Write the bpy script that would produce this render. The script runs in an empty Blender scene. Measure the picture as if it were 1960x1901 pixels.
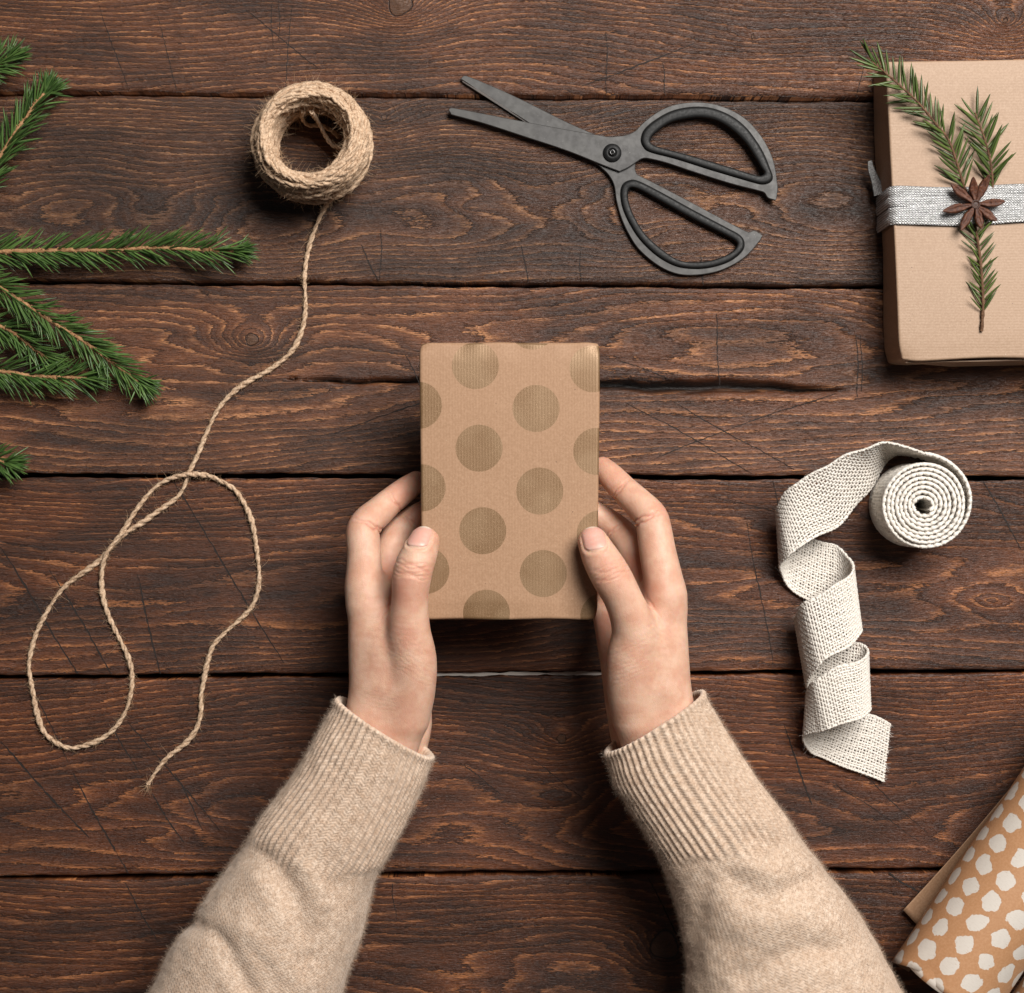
import bpy, math, random
import numpy as np
from mathutils import Vector, Matrix

# ------------------------------------------------------------------ camera, world, light, exposure
SC = bpy.context.scene
COL = SC.collection
CAM_H = 1.0                       # camera height above the table top (m)
S = 0.6 / 1960.0                  # metres per reference unit on the table top
CX, CY = 980.0, 950.5

cam = bpy.data.cameras.new('camera')
cam.sensor_fit = 'HORIZONTAL'
cam.sensor_width = 36.0
cam.lens = 36.0 * CAM_H / 0.6
cam.clip_start = 0.05
cam.clip_end = 50.0
cam_o = bpy.data.objects.new('camera', cam)
cam_o.location = (0, 0, CAM_H)
cam_o.rotation_euler = (0, 0, 0)
COL.objects.link(cam_o)
SC.camera = cam_o

world = bpy.data.worlds.new('World')
SC.world = world
world.use_nodes = True
bg = world.node_tree.nodes['Background']
bg.inputs[0].default_value = (0.95, 0.97, 1.0, 1)
bg.inputs[1].default_value = 0.045


def area_light(name, loc, target, size, size_y, power, color):
    l = bpy.data.lights.new(name, 'AREA')
    l.shape = 'RECTANGLE'
    l.size, l.size_y = size, size_y
    l.energy = power
    l.color = color
    o = bpy.data.objects.new(name, l)
    o.location = loc
    d = Vector(target) - Vector(loc)
    o.rotation_euler = d.to_track_quat('-Z', 'Y').to_euler()
    COL.objects.link(o)
    return o


area_light('window_light', (0.66, 0.84, 1.58), (0.0, 0.0, 0.0), 1.05, 0.85, 65.0, (1.0, 0.965, 0.92))

SC.view_settings.view_transform = 'Standard'
SC.view_settings.look = 'None'
SC.view_settings.gamma = 1.0
SC.view_settings.exposure = 0.0
SC.view_settings.use_curve_mapping = False
SC.cycles.use_denoising = True
SC.cycles.max_bounces = 8
SC.cycles.transparent_max_bounces = 12
SC.render.film_transparent = False


# ------------------------------------------------------------------ helpers
def W(px, py, z=0.0):
    """table-plan units -> world point at height z (m)"""
    f = 1.0 - z / CAM_H
    return np.array([(px - CX) * S * f, -(py - CY) * S * f, z])


def tag(o, label=None, cat=None, group=None, kind=None):
    if label: o['label'] = label
    if cat: o['category'] = cat
    if group: o['group'] = group
    if kind: o['kind'] = kind
    return o


def empty(name, loc=(0, 0, 0)):
    o = bpy.data.objects.new(name, None)
    o.location = loc
    o.empty_display_size = 0.01
    COL.objects.link(o)
    return o


def mesh_np(name, V, F, mat=None, smooth=True, attrs=None, uv=None):
    """V (n,3); F (m,k) int array, or list of such arrays (tris and quads mixed)"""
    V = np.asarray(V, dtype=np.float32)
    Fs = F if isinstance(F, list) else [F]
    Fs = [np.asarray(f, dtype=np.int32) for f in Fs if len(f)]
    me = bpy.data.meshes.new(name)
    nl = sum(f.size for f in Fs)
    nf = sum(len(f) for f in Fs)
    me.vertices.add(len(V))
    me.vertices.foreach_set('co', V.ravel())
    me.loops.add(nl)
    me.loops.foreach_set('vertex_index', np.concatenate([f.ravel() for f in Fs]))
    me.polygons.add(nf)
    sizes = np.concatenate([np.full(len(f), f.shape[1], np.int32) for f in Fs])
    starts = np.concatenate([[0], np.cumsum(sizes)[:-1]]).astype(np.int32)
    me.polygons.foreach_set('loop_start', starts)
    me.polygons.foreach_set('use_smooth', np.full(nf, smooth, dtype=bool))
    me.update(calc_edges=True)
    if attrs:
        for k, a in attrs.items():
            a = np.asarray(a, dtype=np.float32)
            if a.ndim == 1:
                at = me.attributes.new(k, 'FLOAT', 'POINT')
                at.data.foreach_set('value', a)
            else:
                at = me.attributes.new(k, 'FLOAT_VECTOR', 'POINT')
                at.data.foreach_set('vector', a.ravel())
    if mat: me.materials.append(mat)
    return me


def link(name, me, parent=None, loc=None):
    o = bpy.data.objects.new(name, me)
    COL.objects.link(o)
    if parent is not None:
        o.parent = parent
        # parts are written in world coordinates; keep them there
        pl = Vector(parent.location)
        pp = parent.parent
        while pp is not None:
            pl += Vector(pp.location); pp = pp.parent
        o.location = -pl if loc is None else Vector(loc) - pl
    elif loc is not None:
        o.location = loc
    return o


def grid_faces(nu, nv, wrap_v=False, wrap_u=False, off=0):
    iu = np.arange(nu if wrap_u else nu - 1)
    iv = np.arange(nv if wrap_v else nv - 1)
    a, b = np.meshgrid(iu, iv, indexing='ij')
    a2, b2 = (a + 1) % nu, (b + 1) % nv
    return np.stack([a * nv + b, a2 * nv + b, a2 * nv + b2, a * nv + b2], -1).reshape(-1, 4) + off


def catmull(P, n):
    """resample a polyline of control points with a centripetal-ish Catmull-Rom, uniform in arc length"""
    P = np.asarray(P, float)
    Q = np.vstack([2 * P[0] - P[1], P, 2 * P[-1] - P[-2]])
    out = []
    for i in range(len(P) - 1):
        p0, p1, p2, p3 = Q[i], Q[i + 1], Q[i + 2], Q[i + 3]
        t = np.linspace(0, 1, 24, endpoint=False)[:, None]
        out.append(0.5 * ((2 * p1) + (-p0 + p2) * t + (2 * p0 - 5 * p1 + 4 * p2 - p3) * t ** 2 + (-p0 + 3 * p1 - 3 * p2 + p3) * t ** 3))
    out.append(P[-1:])
    C = np.vstack(out)
    return resample(C, n)


def resample(C, n):
    d = np.r_[0, np.cumsum(np.linalg.norm(np.diff(C[:, :3], axis=0), axis=1))]
    s = np.linspace(0, d[-1], n)
    return np.stack([np.interp(s, d, C[:, k]) for k in range(C.shape[1])], 1)


def unit(a):
    return a / np.maximum(np.linalg.norm(a, axis=-1, keepdims=True), 1e-12)


def frames(C, up=(0, 0, 1)):
    T = unit(np.gradient(C, axis=0))
    up = np.asarray(up, float)
    N = up - (T @ up)[:, None] * T
    bad = np.linalg.norm(N, axis=1) < 1e-3
    N[bad] = np.array([1.0, 0, 0])
    N = unit(N)
    B = np.cross(T, N)
    return T, N, B


def tube(C, R, ns=6, cap=True, up=(0, 0, 1), twist=None):
    """V, F of a tube along C with radius R (scalar or per point)"""
    n = len(C)
    T, N, B = frames(C, up)
    R = np.broadcast_to(np.asarray(R, float), (n,))
    a = np.linspace(0, 2 * np.pi, ns, endpoint=False)
    ang = a[None, :] + (0 if twist is None else np.asarray(twist)[:, None])
    V = C[:, None, :] + R[:, None, None] * (np.cos(ang)[..., None] * N[:, None, :] + np.sin(ang)[..., None] * B[:, None, :])
    F = grid_faces(n, ns, wrap_v=True)[:, ::-1]
    V = V.reshape(-1, 3)
    if cap:
        V = np.vstack([V, C[:1], C[-1:]])
        i0, i1 = n * ns, n * ns + 1
        k = np.arange(ns); k2 = (k + 1) % ns
        t0 = np.stack([np.full(ns, i0), k, k2], 1)
        t1 = np.stack([np.full(ns, i1), (n - 1) * ns + k2, (n - 1) * ns + k], 1)
        return V, [F, np.vstack([t0, t1])]
    return V, [F]


class Bag:
    """collects pieces into one mesh"""
    def __init__(self): self.V = []; self.Q = []; self.T = []; self.n = 0; self.A = []
    def add(self, V, Fs, a=0.0):
        for f in (Fs if isinstance(Fs, list) else [Fs]):
            f = np.asarray(f) + self.n
            (self.Q if f.shape[1] == 4 else self.T).append(f)
        self.V.append(np.asarray(V)); self.A.append(np.broadcast_to(np.asarray(a, float), (len(V),))); self.n += len(V)
    def mesh(self, name, mat, smooth=True, attr=None):
        F = []
        if self.Q: F.append(np.vstack(self.Q))
        if self.T: F.append(np.vstack(self.T))
        return mesh_np(name, np.vstack(self.V), F, mat, smooth, {attr: np.concatenate(self.A)} if attr else None)


def rand_noise(P, freq, seed, octaves=3):
    """cheap smooth noise for numpy: sums of random plane waves"""
    r = np.random.default_rng(seed)
    out = np.zeros(len(P)); amp = 1.0; tot = 0
    for o in range(octaves):
        for k in range(5):
            d = r.normal(size=P.shape[1]); d /= np.linalg.norm(d)
            out += amp * np.sin(P @ d * freq * (2 ** o) * r.uniform(0.7, 1.3) + r.uniform(0, 6.28))
        tot += amp * 2.2; amp *= 0.5
    return out / tot


# ------------------------------------------------------------------ node helper
class NT:
    def __init__(self, name):
        self.m = bpy.data.materials.new(name)
        self.m.use_nodes = True
        self.t = self.m.node_tree
        self.b = self.t.nodes['Principled BSDF']
        self.out = self.t.nodes['Material Output']
    def n(self, typ, **kw):
        nd = self.t.nodes.new(typ)
        for k, v in kw.items(): setattr(nd, k, v)
        return nd
    def set(self, sock, v):
        if hasattr(v, 'is_output') or isinstance(v, bpy.types.NodeSocket): self.t.links.new(v, sock)
        else:
            if isinstance(v, (tuple, list)) and len(v) == 3 and sock.type == 'RGBA': v = (*v, 1)
            sock.default_value = v
    def M(self, op, a, b=0.0, c=0.0, clamp=False):
        nd = self.n('ShaderNodeMath', operation=op, use_clamp=clamp)
        for s, v in zip(nd.inputs, (a, b, c)): self.set(s, v)
        return nd.outputs[0]
    def add(self, a, b): return self.M('ADD', a, b)
    def mul(self, a, b): return self.M('MULTIPLY', a, b)
    def sub(self, a, b): return self.M('SUBTRACT', a, b)
    def ss(self, x, lo, hi, a=0.0, b=1.0):
        nd = self.n('ShaderNodeMapRange', interpolation_type='SMOOTHSTEP')
        for s, v in zip(nd.inputs, (x, lo, hi, a, b)): self.set(s, v)
        return nd.outputs[0]
    def attr(self, name, vec=False):
        nd = self.n('ShaderNodeAttribute', attribute_name=name)
        return nd.outputs['Vector'] if vec else nd.outputs['Fac']
    def obj(self): return self.n('ShaderNodeTexCoord').outputs['Object']
    def sep(self, v):
        nd = self.n('ShaderNodeSeparateXYZ'); self.set(nd.inputs[0], v); return nd.outputs
    def comb(self, x, y, z=0.0):
        nd = self.n('ShaderNodeCombineXYZ')
        for s, v in zip(nd.inputs, (x, y, z)): self.set(s, v)
        return nd.outputs[0]
    def scale(self, v, sc, rot=0.0):
        nd = self.n('ShaderNodeMapping'); self.set(nd.inputs['Vector'], v)
        nd.inputs['Scale'].default_value = sc
        nd.inputs['Rotation'].default_value = (0, 0, rot)
        return nd.outputs[0]
    def noise(self, v, scale=1.0, detail=2.0, rough=0.5, dist=0.0, col=False):
        nd = self.n('ShaderNodeTexNoise')
        self.set(nd.inputs['Vector'], v); nd.inputs['Scale'].default_value = scale
        nd.inputs['Detail'].default_value = detail; nd.inputs['Roughness'].default_value = rough
        nd.inputs['Distortion'].default_value = dist
        return nd.outputs['Color' if col else 'Fac']
    def vor(self, v, scale, feature='F1', out='Distance', rnd=1.0):
        nd = self.n('ShaderNodeTexVoronoi', feature=feature)
        self.set(nd.inputs['Vector'], v); nd.inputs['Scale'].default_value = scale
        nd.inputs['Randomness'].default_value = rnd
        return nd.outputs[out]
    def mix(self, f, a, b, mode='MIX'):
        nd = self.n('ShaderNodeMix', data_type='RGBA', blend_type=mode)
        self.set(nd.inputs[0], f); self.set(nd.inputs[6], a); self.set(nd.inputs[7], b)
        return nd.outputs[2]
    def bump(self, h, strength=1.0, dist=0.001, normal=None):
        nd = self.n('ShaderNodeBump')
        self.set(nd.inputs['Height'], h); nd.inputs['Strength'].default_value = strength
        nd.inputs['Distance'].default_value = dist
        if normal is not None: self.set(nd.inputs['Normal'], normal)
        return nd.outputs[0]
    def P(self, **kw):
        for k, v in kw.items(): self.set(self.b.inputs[k.replace('_', ' ')], v)
        return self.m


# ------------------------------------------------------------------ table: dark stained, brushed planks
def wood_material():
    t = NT('dark_stained_wood')
    p = t.obj()
    mm = t.scale(p, (1000, 1000, 1000))
    x, y, z = t.sep(mm)
    seed = t.attr('seed')
    ring = t.attr('ring')
    knot = t.attr('knot')
    def nz(sx, sy, off, detail=2.0, rough=0.5):
        return t.noise(t.comb(t.mul(x, sx), t.mul(y, sy), t.add(seed, off)), 1.0, detail, rough)
    warm = t.attr('warm')
    jag = nz(0.13, 0.9, 1.3, 3, 0.62)
    jag2 = nz(0.42, 2.6, 7.1, 2, 0.6)
    # ring coordinate follows the slope of the grain, its edges torn along the fibre
    v = t.add(ring, t.add(t.mul(t.sub(jag, 0.5), 0.80), t.mul(t.sub(jag2, 0.5), 0.42)))
    fr = t.M('FRACT', v)
    patch = nz(0.011, 0.045, 5.5, 3, 0.55)
    fibre = nz(0.10, 3.6, 3.7, 3, 0.70)
    breakup = t.ss(nz(0.045, 0.35, 2.2, 2, 0.6), 0.40, 0.60)
    pore = t.ss(nz(0.28, 3.4, 9.2, 2, 0.7), 0.56, 0.70)
    edge = t.ss(fr, 0.955, 1.0, 1.0, 0.0)
    soft = t.mul(t.M('POWER', fr, 1.25), edge)
    crest = t.mul(t.ss(fr, 0.66, 0.94), edge)
    fr2 = t.M('FRACT', t.add(t.mul(ring, 2.7), t.add(t.mul(t.sub(jag, 0.5), 2.0), t.mul(t.sub(jag2, 0.5), 1.0))))
    late2 = t.mul(t.ss(fr2, 0.40, 0.90), t.ss(fr2, 0.92, 1.0, 1.0, 0.0))
    patch_s = t.ss(patch, 0.34, 0.66)
    # colours of the stain: sits dark in soft early wood, rubbed off the hard ridges
    lo = t.mix(patch_s, (0.0165, 0.0070, 0.0041), (0.060, 0.0225, 0.0108))
    hi = t.mix(patch_s, (0.052, 0.0210, 0.0102), (0.140, 0.0570, 0.0260))
    base = t.mix(soft, lo, hi)
    base = t.mix(t.mul(late2, 0.25), base, (0.130, 0.055, 0.026))
    wear = t.mul(crest, t.add(0.05, t.mul(t.mul(breakup, t.ss(patch, 0.38, 0.60, 0.25, 1.0)), 0.62)))
    base = t.mix(wear, base, (0.42, 0.210, 0.098))
    base = t.mix(1.0, base, t.mix(t.ss(fibre, 0.30, 0.70), (0.50, 0.50, 0.51), (1.38, 1.37, 1.34)), 'MULTIPLY')
    base = t.mix(t.mul(pore, 0.66), base, (0.012, 0.007, 0.005))
    gap = t.mul(t.ss(fr, 0.0, 0.10, 1.0, 0.0), t.ss(jag2, 0.38, 0.55))
    base = t.mix(t.mul(gap, 0.68), base, (0.010, 0.005, 0.004))
    val = t.attr('val')
    base = t.mix(1.0, base, t.comb(val, val, val), 'MULTIPLY')
    base = t.mix(1.0, base, t.mix(warm, (1.0, 1.0, 1.0), (1.30, 0.96, 0.68)), 'MULTIPLY')
    base = t.mix(t.mul(t.ss(knot, 0.45, 0.75), 0.8), base, t.mix(jag, (0.050, 0.023, 0.013), (0.170, 0.085, 0.046)))
    kr = t.mul(t.ss(knot, 0.30, 0.50), t.ss(knot, 0.50, 0.66, 1.0, 0.0))
    base = t.mix(t.mul(kr, 0.92), base, (0.008, 0.004, 0.003))
    base = t.mix(t.mul(t.attr('split_shade'), 0.92), base, (0.006, 0.004, 0.003))
    # relief
    h = t.add(t.mul(soft, 0.75), t.mul(late2, 0.22))
    h = t.add(h, t.mul(fibre, 0.55))
    h = t.sub(h, t.mul(pore, 0.40))
    h = t.sub(h, t.mul(gap, 0.45))
    h = t.sub(h, t.mul(kr, 0.9))
    h = t.add(h, t.mul(jag2, 0.20))
    rough = t.add(t.ss(patch, 0.3, 0.7, 0.42, 0.34), t.mul(pore, 0.12))
    t.P(Base_Color=base, Roughness=rough, Specular_IOR_Level=0.42, Coat_Weight=0.24, Coat_Roughness=0.33, Coat_Normal=t.bump(h, 0.30, 0.0010), Normal=t.bump(h, 0.72, 0.0010))
    return t.m


WOOD = wood_material()

# seams between planks: (y at left edge, y at right edge, gap)
SEAMS = [(-330, -330), (178, 193), (539, 551), (910, 915), (1297, 1285), (1681, 1664), (2240, 2230)]


def ring_field(i, px, py):
    """growth rings crossing the face of plank i, as a smooth field in rings; knots bend them"""
    r = np.random.default_rng(40 + i)
    k = np.zeros_like(px)
    w = lambda f, ph, a: a * np.sin(px * f + ph)
    def board(yc, d, sy=1.0, f=0.085):
        return np.sqrt(((py - yc) * sy) ** 2 + d ** 2) * f
    def knot_at(R, kx, ky, rad, spread, lift, ecc=0.55):
        nonlocal k
        e = np.sqrt((px - kx) ** 2 + ((py - ky) / ecc) ** 2)
        e0 = np.sqrt((px - kx) ** 2 + (py - ky) ** 2) * (1 + 0.10 * np.sin(3 * np.arctan2(py - ky, px - kx) + kx))
        k = np.maximum(k, 1 / (1 + np.exp((e0 - rad) / (rad * 0.10))) * 0.5 + 0.5 * np.exp(-(e0 / rad) ** 4))
        return R + lift * np.exp(-e / spread)
    if i == 0:
        R = board(270 + w(.004, 1, 25), 120 + 0.02 * px + w(.006, .5, 10), 1.0, .105)
        R = knot_at(R, 765, 8, 23, 85, 12, 0.80)
        R = knot_at(R, 1925, 40, 5, 60, 8, 0.7)
        R = knot_at(R, 1440, 70, 4, 120, 2.2, 0.30)
    elif i == 1:
        R = board(405 + w(.003, 0, 14) + w(.011, 2, 5), 75 + 9 * np.sin(px * .0172 + 2.2) + 8 * np.sin(px * .0071 + .4), 1.0, .120)
        R = knot_at(R, 735, 225, 6, 60, 4, 0.8)
        for kx, ky, sp, lf in ((905, 398, 70, 3.2), (1290, 445, 60, 2.2), (270, 392, 70, 2.0), (1080, 430, 50, 1.6), (40, 385, 60, 1.8)):
            R = knot_at(R, kx, ky, .6, sp, lf, 0.34)
    elif i == 2:
        R = board(700 + w(.0025, .6, 30), 150 + 0.02 * px + 8 * np.sin(px * .0058 + 2.4), 1.0, .110)
        R = knot_at(R, 482, 650, 12, 62, 8, 0.66)
        R = knot_at(R, 1790, 600, 1, 110, 4, 0.36)
        R = knot_at(R, 860, 660, .6, 90, 2.2, 0.28)
        R = knot_at(R, 330, 690, .6, 90, 2.0, 0.25)
    elif i == 3:
        R = board(1120 + w(.003, 1.2, 22), 130 + 0.03 * px + w(.0047, 1, 6), 1.0, .120)
        R = knot_at(R, 1900, 1150, 1, 70, 4, 0.4)
        R = knot_at(R, 240, 1120, .6, 150, 1.8, 0.2)
    elif i == 4:
        R = board(1560 + w(.003, 2.5, 20), 150 - 0.02 * px + w(.0075, 1.2, 8), 1.0, .105)
        R = knot_at(R, 1075, 1415, 9, 85, 6, 0.62)
        R = knot_at(R, 1075, 1525, .6, 80, 3, 0.36)
        R = knot_at(R, 300, 1590, .6, 130, 2.4, 0.25)
        R = knot_at(R, 1680, 1440, .6, 120, 2.0, 0.25)
    else:
        R = board(1930 + w(.004, .5, 20), 150 + w(.008, .9, 8), 1.0, .092)
        R = knot_at(R, 1272, 1810, 27, 62, 9, 0.85)
        R = knot_at(R, 900, 1900, .6, 120, 3, 0.4)
    wob = rand_noise(np.stack([px * .0045, py * .03], 1), 1.6, 90 + i, 3)
    return R + 0.95 * wob, k


def build_table():
    root = empty('tabletop', (0, 0, 0))
    tag(root, 'dark brown stained plank tabletop under everything', None, None, 'structure')
    x0, x1 = -620.0, 2580.0
    planks = []
    for i in range(6):
        (a0, a1), (b0, b1) = SEAMS[i], SEAMS[i + 1]
        nu = 720
        nv = 92
        gx = np.linspace(x0, x1, nu)
        tt = gx / 1960.0
        ya = a0 + (a1 - a0) * tt + 4.6 + 1.0 * np.sin(gx * .013 + i) + .8 * np.sin(gx * .041 + 2 * i) + .5 * np.sin(gx * .13 + i)
        yb = b0 + (b1 - b0) * tt - 4.6 + 1.0 * np.sin(gx * .011 + 3 + i) + .8 * np.sin(gx * .037 + 2 * i) + .5 * np.sin(gx * .12 + 2 * i)
        s = np.linspace(0, 1, nv)
        PX = np.repeat(gx[:, None], nv, 1)
        PY = ya[:, None] + (yb - ya)[:, None] * s[None, :]
        px, py = PX.ravel(), PY.ravel()
        ring, knot = ring_field(i, px, py)
        edge = np.minimum(py - np.repeat(ya, nv), np.repeat(yb, nv) - py)
        z = -0.0013 * np.exp(-np.maximum(edge, 0) / 4.0)
        z += 0.00012 * rand_noise(np.stack([px * .01, py * .03], 1), 1.5, 7 + i, 2)
        split_shade = np.zeros(len(px))
        if i == 2:   # long split running along the third plank
            yc = 727 + (px - 580) * 0.0175 + 2.0 * np.sin(px * .021) + 1.2 * np.sin(px * .067)
            wid = np.interp(px, [540, 640, 900, 1150, 1250, 1400, 1500, 1640], [0, 3.2, 4.0, 5.5, 9.0, 10.0, 6.5, 0])
            dd = np.abs(py - yc - np.where(py > yc, 0, 0))
            g = np.where(wid > 0.05, np.exp(-(dd / np.maximum(wid, .6)) ** 2), 0)
            z -= 0.011 * g
            split_shade = np.clip(g * 1.5 - .25, 0, 1) * np.clip(wid / 4, 0, 1)  # shade inside the split, painted near-black because the groove itself catches light
        V = np.stack([(px - CX) * S, -(py - CY) * S, z], 1)
        F = grid_faces(nu, nv)
        # sides and underside
        n = len(V)
        lo = []
        for j in (0, nv - 1):
            e = V.reshape(nu, nv, 3)[:, j].copy(); e[:, 2] = -0.022; lo.append(e)
        V = np.vstack([V, lo[0], lo[1]])
        ia = np.arange(nu - 1)
        top0, top1 = ia * nv, ia * nv + nv - 1
        F2 = np.stack([top0, n + ia, n + ia + 1, top0 + nv], 1)[:, ::-1]
        F3 = np.stack([top1, top1 + nv, n + nu + ia + 1, n + nu + ia], 1)[:, ::-1]
        F4 = np.stack([n + ia, n + nu + ia, n + nu + ia + 1, n + ia + 1], 1)
        ring = np.r_[ring, ring.reshape(nu, nv)[:, 0], ring.reshape(nu, nv)[:, -1]]
        knot = np.r_[knot, np.zeros(2 * nu)]
        me = mesh_np('plank', V, [F[:, ::-1], F2, F3, F4], WOOD, True,
                     {'ring': ring, 'knot': knot, 'split_shade': np.r_[split_shade, np.zeros(2 * nu)], 'seed': np.full(len(V), i * 37.7), 'val': np.full(len(V), (1.10, 0.96, 1.38, 1.06, 0.96, 0.92)[i]), 'warm': np.full(len(V), (0.38, 0.10, 0.32, 0.72, 0.90, 0.78)[i])})
        planks.append(link('plank', me, root))
    # knife cuts scored into single planks
    cutm = NT('knife_cut').P(Base_Color=(0.012, 0.007, 0.005, 1), Roughness=0.8)
    rg = np.random.default_rng(77)
    cuts = [((0, 1046), (150, 1290), 1.1), ((95, 1090), (215, 1290), 1.0), ((262, 1100), (308, 1290), 1.1), ((330, 920), (545, 1270), .9), ((0, 1420), (170, 1602), 1.2), ((245, 1380), (420, 1590), .8),
            ((215, 1390), (265, 1480), .8), ((290, 1520), (352, 1612), 1.0), ((140, 1480), (245, 1672), 1.1), ((60, 1310), (130, 1460), .6), ((335, 1480), (390, 1590), .8),
            ((885, 800), (1140, 690), .7), ((640, 830), (985, 710), .8), ((775, 680), (840, 800), .6), ((800, 700), (880, 790), .6), ((1180, 690), (1290, 727), .6),
            ((1350, 950), (1640, 1010), .5), ((1200, 770), (1440, 905), .6), ((1290, 770), (1520, 900), .6), ((1370, 600), (1378, 742), .7), ((1640, 640), (1642, 760), .8), ((1648, 640), (1650, 750), .6),
            ((1250, 880), (1400, 820), .6), ((1400, 820), (1600, 752), .7), ((1430, 1000), (1480, 1270), .7), ((1480, 920), (1495, 1010), .6), ((1880, 920), (1955, 1050), .9), ((1500, 1390), (1555, 1540), 1.0),
            ((690, 470), (725, 537), .8), ((730, 440), (728, 537), .6), ((1000, 470), (1010, 540), .7), ((1110, 480), (1112, 540), .6), ((1340, 490), (1348, 546), .8), ((190, 10), (245, 170), .5), ((300, 30), (340, 172), .5),
            ((560, 10), (545, 175), .5), ((520, 5), (522, 90), .5), ((535, 0), (534, 80), .5), ((470, 20), (610, 130), .6), ((1160, 60), (1162, 180), .6), ((1268, 120), (1275, 185), .6), ((1110, 165), (1330, 85), .8), ((1660, 90), (1640, 188), .5),
            ((1240, 1680), (1330, 1860), .9), ((1700, 1670), (1775, 1720), 1.3), ((240, 1690), (300, 1800), .8), ((750, 1690), (758, 1760), .6), ((880, 1460), (960, 1520), .6), ((1000, 1440), (1120, 1530), .5), ((1600, 1500), (1760, 1610), .5), ((1650, 1480), (1780, 1600), .5)]
    for (a, b, wd) in cuts:
        n = 40
        tt = np.linspace(0, 1, n)
        d = np.array([b[0] - a[0], b[1] - a[1]], float); L = np.hypot(*d); nn = np.array([-d[1], d[0]]) / L
        off = (1.6 * np.sin(tt * rg.uniform(3, 7) + rg.uniform(0, 6)) + .5 * rg.normal(size=n))
        Pm = np.array(a)[None] + tt[:, None] * d[None] + nn[None] * off[:, None]
        wv = wd * (.25 + .75 * np.sin(np.pi * np.clip(tt * .96 + .02, 0, 1)) ** .5) * (1 + .30 * rg.normal(size=n)) * 1.35
        wv = np.clip(wv, .12, None)
        V = []
        for sg in (-1, 0, 1):
            q = Pm + nn[None] * (wv * sg)[:, None]
            V.append(np.stack([(q[:, 0] - CX) * S, -(q[:, 1] - CY) * S, np.full(n, 0.00022 if sg else 0.00016)], 1))
        ym = (a[1] + b[1]) / 2
        k = max(j for j in range(6) if SEAMS[j][0] <= ym)
        link('knife_cut', mesh_np('knife_cut', np.vstack(V), np.vstack([grid_faces(3, n)]), cutm, False), planks[k])
    # near-black board added underneath so the background doesn't show through the plank gaps
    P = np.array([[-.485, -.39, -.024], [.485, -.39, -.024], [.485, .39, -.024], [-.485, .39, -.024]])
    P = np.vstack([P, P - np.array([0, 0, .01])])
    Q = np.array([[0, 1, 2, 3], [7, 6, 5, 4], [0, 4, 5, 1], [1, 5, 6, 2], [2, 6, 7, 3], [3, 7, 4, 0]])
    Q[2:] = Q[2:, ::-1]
    link('dark_underlay', mesh_np('dark_underlay', P, Q, NT('underlay_dark').P(Base_Color=(0.012, 0.008, 0.006, 1), Roughness=0.9), False), root)
    return root


build_table()

n_ = 60  # pale strip added in the gap, standing in for the floor below
gx_ = np.linspace(812, 1166, n_)
pv = []
wst_ = 4.4 - 1.6 * np.abs(np.sin(gx_ * .031)) * np.abs(np.sin(gx_ * .0117 + 1)) - 2.6 * np.exp(-((gx_ - 955) / 14) ** 2) - 2.2 * np.exp(-((gx_ - 1040) / 20) ** 2) - .5 * np.sin(gx_ * .23)
for zz in (-0.0042, -0.0046):
    for sg in (-1, 1):
        pv.append(np.stack([(gx_ - CX) * S, -(1291.3 - (gx_ - 980) * .006 + sg * wst_ - CY) * S, np.full(n_, zz)], 1))
pv = np.stack(pv)
Fv = []
for a, b in ((0, 1), (1, 3), (3, 2), (2, 0)):
    i = np.arange(n_ - 1)
    Fv.append(np.stack([a * n_ + i, b * n_ + i, b * n_ + i + 1, a * n_ + i + 1], 1))
slip = link('pale_gap_strip', mesh_np('pale_gap_strip', pv.reshape(-1, 3), np.vstack(Fv), NT('pale_gap_tone').P(Base_Color=(0.55, 0.50, 0.45, 1), Roughness=0.7), False))
tag(slip, 'thin pale strip added for the floor seen through the gap between the wrists', 'paper')


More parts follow.
